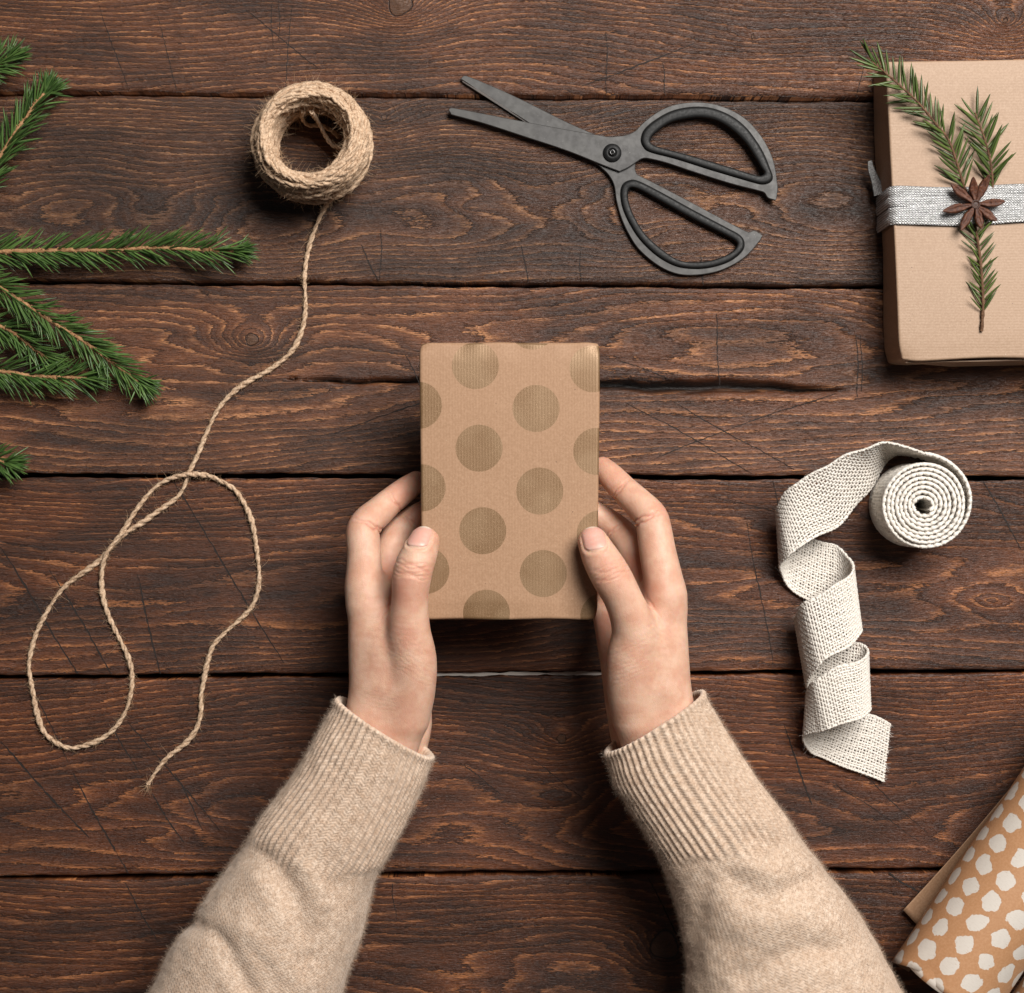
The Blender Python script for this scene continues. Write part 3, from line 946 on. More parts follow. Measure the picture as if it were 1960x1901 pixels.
def fuzz_material(name, col):
    t = NT(name)
    t.P(Base_Color=col, Roughness=0.9, Specular_IOR_Level=0.1, Subsurface_Weight=0.0)
    tr = t.n('ShaderNodeBsdfTranslucent'); tr.inputs[0].default_value = (*col, 1)
    mx = t.n('ShaderNodeMixShader'); mx.inputs[0].default_value = 0.4
    t.t.links.new(t.b.outputs[0], mx.inputs[1]); t.t.links.new(tr.outputs[0], mx.inputs[2])
    t.t.links.new(mx.outputs[0], t.out.inputs[0])
    return t.m


WOOL = wool_material()
FUZZ = fuzz_material('wool_fuzz', (0.72, 0.58, 0.46))


def hairs(P, N, n_seg, length, width, curl, rng, lean=0.6):
    """thin three-sided fibres standing on points P with normals N; returns V, F"""
    m = len(P)
    rd = unit(rng.normal(size=(m, 3)))
    tang = unit(rd - (rd * N).sum(1, keepdims=True) * N)
    d = unit(N * rng.uniform(0.3, 1.0, (m, 1)) + tang * lean * rng.uniform(0.3, 1.5, (m, 1)))
    c = unit(np.cross(d, rng.normal(size=(m, 3)))) * curl * rng.uniform(-1, 1, (m, 1))
    L = length * rng.uniform(0.35, 1.0, (m, 1)) ** 1.3
    pts = []
    cur, dd = P.copy(), d.copy()
    for s in range(n_seg + 1):
        pts.append(cur.copy())
        cur = cur + dd * L / n_seg
        dd = unit(dd + c + 0.25 * rng.normal(size=(m, 3)) * curl)
    pts = np.stack(pts, 1)
    side = unit(np.cross(d, rng.normal(size=(m, 3))))
    side2 = np.cross(d, side)
    wv = np.linspace(1, 0.35, n_seg + 1)[None, :, None] * width
    a = np.stack([pts + side[:, None] * wv, pts - side[:, None] * wv * .5 + side2[:, None] * wv * .87, pts - side[:, None] * wv * .5 - side2[:, None] * wv * .87], 2)
    V = a.reshape(-1, 3)
    base = (np.arange(m) * (n_seg + 1) * 3)[:, None, None]
    F = []
    for s in range(n_seg):
        for k in range(3):
            k2 = (k + 1) % 3
            F.append([s * 3 + k, s * 3 + k2, (s + 1) * 3 + k2, (s + 1) * 3 + k])
    F = (np.array(F)[None] + base).reshape(-1, 4)
    return V, F


def sleeve(stations, folds, cuff_t, parent, seed):
    """stations: (left x,y, right x,y, z centre mm, half height mm) from cuff edge towards the elbow"""
    st = []
    for lx, ly, rx, ry, zc, hz in stations:
        st.append([(lx + rx) / 2, (ly + ry) / 2, lx - rx, ly - ry, zc, hz])
    C = catmull(np.array(st), 40)
    # real arc-length spacing
    nL = 380
    pl = np.stack([W(c[0], c[1], c[4] / 1000) for c in C])
    d = np.r_[0, np.cumsum(np.linalg.norm(np.diff(pl, axis=0), axis=1))]
    s = np.linspace(0, d[-1], nL)
    C = np.stack([np.interp(s, d, C[:, k]) for k in range(6)], 1)
    cen = np.stack([W(c[0], c[1], c[4] / 1000) for c in C])
    ev = np.stack([W(c[0] + c[2] / 2, c[1] + c[3] / 2, c[4] / 1000) for c in C]) - cen
    nT = 600
    nrib = 50
    th = np.linspace(0, 2 * np.pi, nT, endpoint=False)
    up = np.zeros((nL, 3)); up[:, 2] = C[:, 5] / 1000
    ex = 0.9
    ct, sn = np.cos(th), np.sin(th)
    ct = np.sign(ct) * np.abs(ct) ** ex; sn = np.sign(sn) * np.abs(sn) ** ex
    V = cen[:, None] + ct[None, :, None] * ev[:, None] + sn[None, :, None] * up[:, None]
    nrm = unit(ct[None, :, None] * unit(ev)[:, None] / np.linalg.norm(ev, axis=1)[:, None, None] + sn[None, :, None] * np.array([0, 0, 1.0]) / (C[:, 5] / 1000)[:, None, None])
    sc = cuff_t
    rng = np.random.default_rng(seed)
    jag = 0.004 * np.sin(th * 3 + seed) + 0.0015 * np.sin(th * 11)
    cu = 1 / (1 + np.exp((s[:, None] - sc - jag[None]) / 0.0012))          # 1 on the ribbed cuff
    rib = 0.00047 * np.cos(nrib * th + 0.15 * np.sin(3 * th))[None] * cu
    bulge = 0.0020 * (1 - cu) * (1 - np.exp(-np.maximum(s[:, None] - sc, 0) / 0.018))
    lip = 0.0010 * np.exp(-(s[:, None] / 0.0022) ** 2)
    flat = V.reshape(-1, 3)
    wob = 0.0011 * rand_noise(flat, 95, seed, 2).reshape(nL, nT) * (0.4 + 0.6 * (1 - cu)) + 0.0003 * rand_noise(flat, 420, seed + 5, 2).reshape(nL, nT)
    # folds follow lines on the plan
    f = 1 - flat[:, 2] / CAM_H
    pxy = np.stack([flat[:, 0] / (S * f) + CX, CY - flat[:, 1] / (S * f)], 1)
    fd = np.zeros(len(flat))
    topside = np.repeat((sn > -0.35)[None], nL, 0).ravel()
    for pts, width, depth in folds:
        c = catmull(np.array(pts, float), 40)
        dd = np.full(len(flat), 1e9); tt = np.zeros(len(flat))
        for q in range(40):
            e = np.hypot(pxy[:, 0] - c[q, 0], pxy[:, 1] - c[q, 1])
            m = e < dd; dd[m] = e[m]; tt[m] = q / 39
        fd += depth / 1000 * 0.85 * np.exp(-(dd / (width * 1.4)) ** 2) * topside
    r = rib + bulge + lip + wob + fd.reshape(nL, nT)
    V = V + nrm * r[..., None]
    vv = s / 0.00185
    uu = th / (2 * np.pi) * nrib
    UV = np.zeros((nL, nT, 3)); UV[..., 0] = uu[None] + .5; UV[..., 1] = vv[:, None]
    UV[..., 0] = np.where(cu > .5, UV[..., 0], uu[None] * 2.0)
    # inner turn of the cuff edge
    k = int(np.argmin(np.abs(s - sc)))
    inn = []
    for q, (dr, ds) in enumerate(((-0.0006, -0.0010), (-0.0018, -0.0012), (-0.0028, -0.0004), (-0.0031, 0.003), (-0.0031, 0.018))):
        tdir = unit(cen[1] - cen[0])
        inn.append(V[0] + nrm[0] * dr + tdir * ds)
    inn = np.stack(inn[::-1])
    Vc = np.concatenate([inn, V[:k + 1]], 0)
    UVc = np.concatenate([np.repeat(UV[:1], len(inn), 0), UV[:k + 1]], 0)
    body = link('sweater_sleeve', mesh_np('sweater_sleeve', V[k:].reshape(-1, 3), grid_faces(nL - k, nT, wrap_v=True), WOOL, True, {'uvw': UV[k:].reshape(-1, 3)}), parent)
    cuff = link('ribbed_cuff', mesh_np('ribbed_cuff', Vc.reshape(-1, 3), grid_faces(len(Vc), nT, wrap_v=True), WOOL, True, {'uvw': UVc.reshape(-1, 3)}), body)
    # wool fuzz
    pts = V.reshape(-1, 3); nn = nrm.reshape(-1, 3)
    ok = np.flatnonzero(np.repeat((sn > -0.55)[None], nL, 0).ravel())
    sel = rng.choice(ok, 40000, replace=False)
    Vh, Fh = hairs(pts[sel], nn[sel], 3, 0.0040, 0.000046, 0.55, rng, 0.9)
    sel = rng.choice(ok, 500, replace=False)
    Vh2, Fh2 = hairs(pts[sel], nn[sel], 4, 0.0062, 0.000050, 0.6, rng, 0.8)
    b = Bag(); b.add(Vh, Fh); b.add(Vh2, Fh2)
    fz = link('wool_fuzz', b.mesh('wool_fuzz', FUZZ), body)
    tag(fz, kind='stuff')
    return body


sleeve([(646, 1338, 826, 1450, 73, 26), (612, 1398, 812, 1498, 72, 27.5), (572, 1470, 785, 1555, 70, 29), (497, 1572, 742, 1640, 67, 32),
        (455, 1640, 712, 1690, 65, 34), (400, 1722, 690, 1760, 63, 36), (335, 1815, 668, 1845, 61, 37), (285, 1905, 645, 1925, 60, 38), (240, 1990, 620, 2010, 59, 39), (150, 2170, 560, 2200, 57, 41)],
       folds=[([(500, 1640), (525, 1662), (548, 1692), (570, 1735), (580, 1780)], 17, -3.8),
              ([(372, 1768), (425, 1797), (452, 1844), (475, 1890)], 14, -3.2),
              ([(575, 1655), (600, 1690), (622, 1730)], 14, 2.0),
              ([(470, 1775), (505, 1805), (540, 1845), (570, 1885)], 17, 1.8),
              ([(640, 1700), (625, 1760), (600, 1830)], 14, -1.8),
              ([(500, 1690), (520, 1730), (525, 1770)], 20, 1.4)],
       cuff_t=0.0815, parent=person, seed=3)
sleeve([(1160, 1442, 1346, 1326, 73, 26), (1176, 1500, 1380, 1385, 72, 27.5), (1212, 1560, 1440, 1480, 70, 29), (1262, 1640, 1512, 1575, 67, 32),
        (1290, 1700, 1552, 1640, 65, 34), (1308, 1765, 1608, 1710, 63, 36), (1318, 1840, 1662, 1795, 61, 37), (1324, 1915, 1716, 1895, 60, 38), (1330, 2000, 1765, 1985, 59, 39), (1350, 2190, 1850, 2160, 57, 41)],
       folds=[([(1440, 1605), (1475, 1622), (1510, 1618)], 17, -2.6),
              ([(1400, 1690), (1450, 1712), (1500, 1712), (1545, 1690)], 17, -3.0),
              ([(1430, 1872), (1490, 1835), (1545, 1815), (1590, 1820)], 15, -3.2),
              ([(1350, 1690), (1338, 1760), (1330, 1850)], 15, -2.4),
              ([(1420, 1650), (1480, 1665), (1540, 1660)], 15, 1.6),
              ([(1400, 1770), (1470, 1770), (1540, 1750), (1590, 1760)], 20, 1.8)],
       cuff_t=0.0790, parent=person, seed=8)


# ------------------------------------------------------------------ jute twine
def twine_material():
    t = NT('jute_twine')
    p = t.obj()
    ply = t.attr('ply')
    f = t.noise(p, 850, 3, 0.7)
    g = t.noise(p, 160, 2, 0.5)
    base = t.mix(t.ss(f, 0.3, 0.7), (0.36, 0.225, 0.135), (0.68, 0.50, 0.35))
    base = t.mix(t.mul(t.ss(g, 0.4, 0.7), 0.3), base, (0.68, 0.51, 0.36))
    t.P(Base_Color=base, Roughness=0.85, Specular_IOR_Level=0.2, Normal=t.bump(f, 0.5, 0.0004))
    return t.m


JUTE = twine_material()
JFUZZ = fuzz_material('jute_fibre', (0.60, 0.42, 0.27))


def twine(C, r, rng, bag, seg=0.0009, pitch=0.0075, ns=6, plies=2, phase=0.0):
    """two plies twisted round the path C"""
    L = np.linalg.norm(np.diff(C, axis=0), axis=1).sum()
    n = max(8, int(L / seg))
    C = resample(C, n)
    T, N, B = frames(C)
    s = np.linspace(0, L, n)
    rv = r * (1 + 0.10 * np.sin(s * 310 + phase) + 0.13 * np.sin(s * 131 + 2 + phase) + 0.08 * np.sin(s * 47 + phase))
    for k in range(plies):
        a = s / pitch * 2 * np.pi + k * 2 * np.pi / plies + phase
        P = C + (np.cos(a)[:, None] * N + np.sin(a)[:, None] * B) * (rv * 0.36)[:, None]
        V, F = tube(P, rv * 0.70, ns)
        bag.add(V, F)
    return C, N, B, rv


def fibre_on(C, N, B, rv, count, length, rng, bag, width=0.00005):
    i = rng.integers(0, len(C), count)
    a = rng.uniform(0, 2 * np.pi, count)
    n = np.cos(a)[:, None] * N[i] + np.sin(a)[:, None] * B[i]
    V, F = hairs(C[i] + n * (rv[i] * 0.8)[:, None], n, 4, length, width, 0.45, rng, 1.6)
    bag.add(V, F)


def build_twine():
    rng = np.random.default_rng(11)
    base = W(607, 291, 0)
    root = empty('twine_ball', tuple(base))
    tag(root, 'ball of natural jute twine with a loose looping end', 'twine')
    R0, hw, hh = 0.0262, 0.0043, 0.0215    # ring radius, half width and half height of the section
    zc = 0.0222
    r = 0.00150
    bag, fz = Bag(), Bag()
    def sec(a, grow=0.0):
        """rounded section of the wound ring; a = 0 outer side, 90 deg top"""
        c, s_ = np.cos(a), np.sin(a)
        e = 0.75
        x = np.sign(c) * np.abs(c) ** e * (hw + grow)
        z = np.sign(s_) * np.abs(s_) ** e * (hh + grow)
        x = x - 0.0022 * (np.abs(s_) ** 2) * np.where(c > 0, 1, 0)
        return x, z
    th0 = np.linspace(0, 2 * np.pi, 150)
    layers = []
    for k in range(56):       # windings, drifting obliquely round the section
        layers.append((k / 56 * 2 * np.pi + rng.normal(0, .03), rng.normal(0, 0.26), rng.uniform(0, 6.28), rng.uniform(-0.0005, 0.0005)))
    for k in range(34):      # loose outer windings crossing over
        layers.append((rng.uniform(-1.2, 2.6), rng.normal(0, 0.62), rng.uniform(0, 6.28), 0.0009 + rng.uniform(0, 0.0016)))
    for (a0, amp, ph, gr) in layers:
        th = th0 + rng.uniform(0, 6.28)
        a = a0 + amp * np.sin(th + ph) + 0.05 * np.sin(3 * th + ph * 2)
        x, z = sec(a, gr)
        rad = R0 + x + 0.0005 * np.sin(2 * th + 1)
        C = np.stack([base[0] + rad * np.cos(th), base[1] + rad * np.sin(th), zc + z], 1)
        C, N, B, rv = twine(C, r * rng.uniform(.9, 1.1), rng, bag, seg=0.0018, pitch=0.0135, ns=5, phase=rng.uniform(0, 6))
        fibre_on(C, N, B, rv, 44, 0.010, rng, fz, 0.00012)
    link('wound_coil', bag.mesh('wound_coil', JUTE), root)
    # core so no light leaks through
    aa = np.linspace(0, 2 * np.pi, 24, endpoint=False)
    tt = np.linspace(0, 2 * np.pi, 72, endpoint=False)
    x, z = sec(aa, -0.0013)
    V = np.stack([base[0] + (R0 + x)[None] * np.cos(tt)[:, None], base[1] + (R0 + x)[None] * np.sin(tt)[:, None], np.repeat((zc + z)[None], 72, 0)], -1)
    link('inner_core', mesh_np('inner_core', V.reshape(-1, 3), grid_faces(72, 24, True, True), JUTE, True), root)
    # inner end hanging in the hole
    lb = Bag()
    pts = [W(580, 212, .030), W(578, 226, .020), W(590, 240, .012), W(612, 240, .009), W(634, 250, .006), W(648, 262, .004)]
    twine(catmull(pts, 60), r * .9, rng, lb)
    pts = [W(596, 215, .034), W(608, 232, .022), W(620, 255, .014), W(634, 276, .010), W(652, 286, .008)]
    twine(catmull(pts, 60), r * .9, rng, lb)
    link('inner_end', lb.mesh('inner_end', JUTE), root)
    # loose end
    def c5(x, y): return (40.8 + x / 2.865, 867.8 + y / 2.865)
    path = [(700, 262, 40), (692, 300, 42), (676, 330, 41), (655, 353, 36), (637, 374, 24), (620, 400, 9), (604, 436, 3), (590, 480, 1.5), (583, 530, 1.5), (585, 580, 1.5), (580, 625, 1.5), (560, 670, 1.5),
            (520, 705, 1.5), (460, 740, 1.5), (420, 780, 1.5), (395, 830, 1.5), (378, 872, 1.5)]
    q = [(915, 115, 1.5), (895, 180, 1.5), (850, 245, 1.5), (760, 310, 1.5), (670, 375, 1.6), (590, 425, 1.6), (530, 475, 1.6), (470, 540, 1.6), (420, 595, 1.5), (330, 660, 1.5), (250, 720, 1.5),
         (190, 790, 1.5), (135, 880, 1.5), (85, 980, 1.5), (55, 1080, 1.5), (42, 1170, 1.5), (60, 1290, 1.5), (85, 1420, 1.5), (120, 1520, 1.5), (180, 1580, 1.5), (260, 1615, 1.5), (340, 1605, 1.5),
         (430, 1570, 1.5), (510, 1510, 1.5), (570, 1420, 1.5), (600, 1320, 1.5), (608, 1220, 1.5), (590, 1130, 1.5), (550, 1040, 1.5), (510, 960, 1.5), (475, 880, 1.5), (448, 790, 1.5), (440, 690, 1.8),
         (448, 610, 2.8), (468, 550, 4.0), (508, 490, 4.3), (556, 430, 4.0), (605, 350, 2.6), (660, 270, 2.2), (720, 200, 2.2), (790, 150, 2.8), (870, 122, 4.0), (940, 115, 4.2), (1020, 122, 2.4), (1100, 155, 1.5),
         (1170, 200, 1.5), (1220, 270, 1.5), (1260, 360, 1.5), (1280, 450, 1.5), (1295, 560, 1.5), (1305, 660, 1.5), (1298, 750, 1.5), (1265, 840, 1.5), (1200, 910, 1.5), (1110, 990, 1.5), (1050, 1060, 1.5),
         (1020, 1150, 1.5), (1000, 1250, 1.5), (985, 1340, 1.5), (985, 1420, 1.5), (960, 1510, 1.5), (900, 1590, 1.5), (810, 1660, 1.5), (750, 1730, 1.5), (695, 1815, 1.5)]
    path += [(*c5(x, y), z) for x, y, z in q]
    C = catmull(np.array([W(a, b, z / 1000) for a, b, z in path]), 1400)
    tb = Bag()
    C2, N, B, rv = twine(C, 0.00148, rng, tb, seg=0.0009, pitch=0.0115, ns=6)
    fibre_on(C2, N, B, rv, 2600, 0.0052, rng, fz, 0.00011)
    fibre_on(C2, N, B, rv, 110, 0.0130, rng, fz, 0.00011)
    # frayed tip
    tip = C2[-1]; d = unit(C2[-1] - C2[-12])
    Pn = np.repeat(tip[None], 26, 0) + rng.normal(0, .0007, (26, 3)) * np.array([1, 1, .4])
    V, F = hairs(Pn, np.repeat(d[None], 26, 0), 4, 0.009, 0.00016, 0.25, rng, 0.6)
    V[:, 2] = np.maximum(V[:, 2], 0.0003)
    fz.add(V, F)
    link('loose_end', tb.mesh('loose_end', JUTE), root)
    for a in fz.V: a[:, 2] = np.maximum(a[:, 2], 0.0003)
    tag(link('jute_fibres', fz.mesh('jute_fibres', JFUZZ), root), kind='stuff')


build_twine()


# ------------------------------------------------------------------ scissors
def poly_plate(outer, hole, z0, z1, bevel, name, mat, n_out=260):
    """flat plate with an optional hole and a bevelled rim"""
    import bmesh
    bm = bmesh.new()
    def loop(P, z, off):
        T = np.roll(P, -1, 0) - np.roll(P, 1, 0)
        Nn = unit(np.stack([T[:, 1], -T[:, 0]], 1))
        area = 0.5 * np.sum(P[:, 0] * np.roll(P[:, 1], -1) - np.roll(P[:, 0], -1) * P[:, 1])
        if area < 0: Nn = -Nn
        Q = P + Nn * off
        return [bm.verts.new((q[0], q[1], z)) for q in Q]
    rings = []
    for P, sg in ((outer, 1), (hole, -1)):
        if P is None: continue
        l0 = loop(P, z0, 0); l1 = loop(P, z1 - bevel, 0); l2 = loop(P, z1, -bevel * sg)
        for A, B_ in ((l0, l1), (l1, l2)):
            for i in range(len(A)):
                j = (i + 1) % len(A)
                try: bm.faces.new((A[i], A[j], B_[j], B_[i]))
                except ValueError: pass
        rings.append((l0, l2))
    for lv in (0, 1):
        es = []
        for r in rings:
            l = r[lv]
            for i in range(len(l)):
                e = bm.edges.get((l[i], l[(i + 1) % len(l)]))
                if e: es.append(e)
        bmesh.ops.triangle_fill(bm, edges=es, use_beauty=True)
    bmesh.ops.recalc_face_normals(bm, faces=bm.faces)
    me = bpy.data.meshes.new(name); bm.to_mesh(me); bm.free()
    me.materials.append(mat)
    return me


def closed_spline(P, n):
    P = np.asarray(P, float)
    Q = np.vstack([P[-2:], P, P[:3]])
    out = []
    for i in range(2, len(P) + 2):
        p0, p1, p2, p3 = Q[i - 1], Q[i], Q[i + 1], Q[i + 2]
        t = np.linspace(0, 1, 10, endpoint=False)[:, None]
        out.append(0.5 * ((2 * p1) + (-p0 + p2) * t + (2 * p0 - 5 * p1 + 4 * p2 - p3) * t ** 2 + (-p0 + 3 * p1 - 3 * p2 + p3) * t ** 3))
    C = np.vstack(out); C = np.vstack([C, C[:1]])
    return resample(C, n + 1)[:-1]


def build_scissors():
    def c(x, y, z=0.004): return W(842.3 + x / 2.887, 127.6 + y / 2.887, z)[:2]
    def metal():
        t = NT('scissor_steel')
        p = t.obj()
        n = t.noise(p, 240, 3, 0.6); sm = t.noise(p, 45, 3, 0.6)
        spot = t.ss(t.noise(p, 1200, 1, 0.5), 0.74, 0.79)
        base = t.mix(t.ss(sm, 0.35, 0.7), (0.046, 0.044, 0.043), (0.064, 0.062, 0.059))
        base = t.mix(t.mul(spot, 0.5), base, (0.22, 0.21, 0.20))
        t.P(Base_Color=base, Metallic=0.25, Roughness=t.ss(n, 0.3, 0.7, 0.44, 0.58), Specular_IOR_Level=0.5, Normal=t.bump(n, 0.06, 0.0003))
        return t.m
    def rubber():
        t = NT('black_rubber')
        p = t.obj(); n = t.noise(p, 700, 2, 0.6)
        t.P(Base_Color=(0.007, 0.007, 0.007), Roughness=t.ss(n, 0.3, 0.7, 0.46, 0.60), Specular_IOR_Level=0.28, Normal=t.bump(n, 0.12, 0.0002))
        return t.m
    def bare():
        t = NT('bare_steel'); t.P(Base_Color=(0.80, 0.79, 0.77), Metallic=0.2, Roughness=0.3); return t.m
    ME, RU, BA = metal(), rubber(), bare()
    root = empty('scissors', tuple(W(1172, 294, 0)))
    tag(root, 'open charcoal metal scissors with black rubber-lined handles', 'scissors')
    A = [(48, 246), (56, 232), (100, 236), (300, 275), (490, 312), (720, 355), (880, 382), (930, 390), (985, 387), (1030, 380), (1075, 360), (1110, 325), (1150, 290), (1220, 243), (1300, 213), (1400, 200),
         (1500, 208), (1600, 240), (1690, 295), (1760, 370), (1810, 450), (1845, 540), (1862, 650), (1864, 680), (1856, 738), (1848, 740), (1810, 728), (1790, 700), (1760, 689), (1600, 648), (1400, 585), (1250, 535),
         (1150, 511), (1115, 512), (1085, 530), (1040, 560), (994, 581), (984, 580), (900, 548), (700, 468), (480, 395), (250, 320), (74, 272), (62, 264)]
    Bp = [(117, 68), (122, 54), (140, 49), (180, 62), (330, 125), (500, 205), (700, 305), (880, 385), (1000, 450), (1075, 520), (1078, 560), (1088, 592), (1110, 605), (1200, 650), (1400, 755), (1600, 862),
          (1690, 908), (1712, 913), (1738, 905), (1782, 930), (1780, 940), (1765, 965), (1700, 1040), (1620, 1095), (1520, 1135), (1400, 1152), (1300, 1142), (1200, 1095), (1100, 1010), (1040, 920), (1000, 830), (975, 740), (963, 660),
          (940, 610), (905, 570), (850, 530), (700, 440), (490, 310), (300, 185), (125, 75)]
    rAo = [(1110, 405), (1130, 350), (1200, 292), (1290, 247), (1400, 228), (1500, 236), (1600, 275), (1680, 335), (1740, 410), (1785, 485), (1820, 570), (1834, 615), (1820, 642), (1780, 653), (1720, 640), (1500, 575), (1300, 512), (1160, 475), (1122, 445)]
    rAi = [(1160, 412), (1190, 370), (1270, 315), (1360, 292), (1440, 286), (1520, 302), (1600, 347), (1680, 422), (1735, 502), (1770, 562), (1788, 588), (1778, 603), (1740, 604), (1600, 560), (1400, 500), (1250, 460), (1180, 438)]
    rBo = [(998, 700), (1010, 652), (1045, 630), (1090, 632), (1200, 685), (1400, 795), (1580, 890), (1655, 932), (1680, 972), (1668, 1020), (1600, 1075), (1500, 1108), (1400, 1116), (1300, 1100), (1200, 1045), (1110, 960), (1050, 870), (1010, 780)]
    rBi = [(1040, 690), (1058, 668), (1100, 680), (1200, 735), (1400, 845), (1560, 925), (1628, 962), (1640, 990), (1600, 1032), (1500, 1070), (1400, 1080), (1310, 1065), (1220, 1005), (1130, 920), (1070, 820), (1042, 740)]
    def conv(P): return np.array([c(x, y) for x, y in P])
    def poly(P):
        P = conv(P); P = np.vstack([P, P[:1]])
        return P
    def outline(P, n):
        # keep corners: linear where the control points are close, spline elsewhere
        return closed_spline(conv(P), n)
    for (O, Ro, Ri, z0, z1, lab) in ((Bp, rBo, rBi, 0.0016, 0.0036, 'lower'), (A, rAo, rAi, 0.0037, 0.0057, 'upper')):
        out = outline(O, 420)
        ho, hi_ = outline(Ro, 200), outline(Ri, 200)
        half = link('blade_half', poly_plate(out, ho, z0, z1, 0.00035, 'blade_half', ME), root)
        # rubber ring: rounded section between the two outlines
        a = np.linspace(0, 2 * np.pi, 14, endpoint=False)
        cen = (ho + hi_) / 2; hwv = (ho - hi_) / 2
        zc = (z0 + z1) / 2
        ring = np.stack([np.concatenate([cen + hwv * (np.sign(np.cos(t)) * abs(np.cos(t)) ** .6) * 1.02, np.full((200, 1), zc + 0.0021 * np.sign(np.sin(t)) * abs(np.sin(t)) ** .6 + (0.0004))], 1) for t in a], 1)
        F = grid_faces(200, 14, True, True)
        me = mesh_np('grip_ring', ring.reshape(-1, 3), F, RU, True)
        link('grip_ring', me, root)
    # ground edge of the lower blade
    e0, e1 = np.array([*c(124, 76), 0.0037]), np.array([*c(486, 309), 0.0037])
    # sharpened bevel as a slim bar along the edge
    d = unit(e1 - e0); nrm = np.array([-d[1], d[0], 0])
    if nrm[1] > 0: nrm = -nrm
    P = np.array([e0 - nrm * .0006, e1 - nrm * .0006, e1 + nrm * .0004, e0 + nrm * .0004])
    lo = P.copy(); lo[:2, 2] = 0.0035; lo[2:, 2] = 0.0019; P[:2, 2] = 0.0037; P[2:, 2] = 0.0023
    Vb = np.vstack([P, lo]); Q = np.array([[0, 1, 2, 3], [7, 6, 5, 4], [0, 4, 5, 1], [1, 5, 6, 2], [2, 6, 7, 3], [3, 7, 4, 0]])
    link('sharpened_edge', mesh_np('sharpened_edge', Vb, Q, BA, False), root)
    # pivot: washer dome and polished pin
    def lathe(prof, n=40):
        ang = np.linspace(0, 2 * np.pi, n, endpoint=False)
        cc = c(950, 481)
        V = np.stack([np.stack([cc[0] + r * np.cos(ang), cc[1] + r * np.sin(ang), np.full(n, z)], 1) for r, z in prof], 0)
        return V.reshape(-1, 3), grid_faces(len(prof), n, wrap_v=True)
    rw = 51 / 2.887 * S
    V, F = lathe([(rw, .0056), (rw, .0062), (rw * .93, .0068), (rw * .6, .0073), (rw * .46, .0074), (rw * .44, .0070), (rw * .1, .0070), (0, .0070)])
    sw = link('pivot_screw', mesh_np('pivot_screw', V, F, RU, True), root)
    V, F = lathe([(rw * .34, .0069), (rw * .34, .0079), (rw * .27, .0085), (rw * .20, .0086), (rw * .18, .0084), (rw * .17, .0089), (rw * .1, .0094), (0, .0096)])
    link('pivot_pin', mesh_np('pivot_pin', V, F, NT('pin_steel').P(Base_Color=(0.10, 0.10, 0.10), Metallic=0.9, Roughness=0.18), True), sw)


build_scissors()


# ------------------------------------------------------------------ woven burlap ribbon, part rolled, part curled loose
def cotton_material():
    t = NT('natural_burlap')
    p = t.obj()
    f = t.noise(p, 900, 3, 0.7); g = t.noise(p, 120, 2, 0.5)
    base = t.mix(t.ss(f, 0.3, 0.7), (0.80, 0.745, 0.67), (0.90, 0.855, 0.795))
    base = t.mix(t.mul(t.ss(g, 0.4, 0.7), 0.3), base, (0.84, 0.775, 0.695))
    t.P(Base_Color=base, Roughness=0.9, Specular_IOR_Level=0.15, Normal=t.bump(f, 0.4, 0.0003))
    tr = t.n('ShaderNodeBsdfTranslucent'); tr.inputs[0].default_value = (0.90, 0.84, 0.76, 1)
    mx = t.n('ShaderNodeMixShader'); mx.inputs[0].default_value = 0.15
    t.t.links.new(t.b.outputs[0], mx.inputs[1]); t.t.links.new(tr.outputs[0], mx.inputs[2])
    t.t.links.new(mx.outputs[0], t.out.inputs[0])
    return t.m


COTTON = cotton_material()


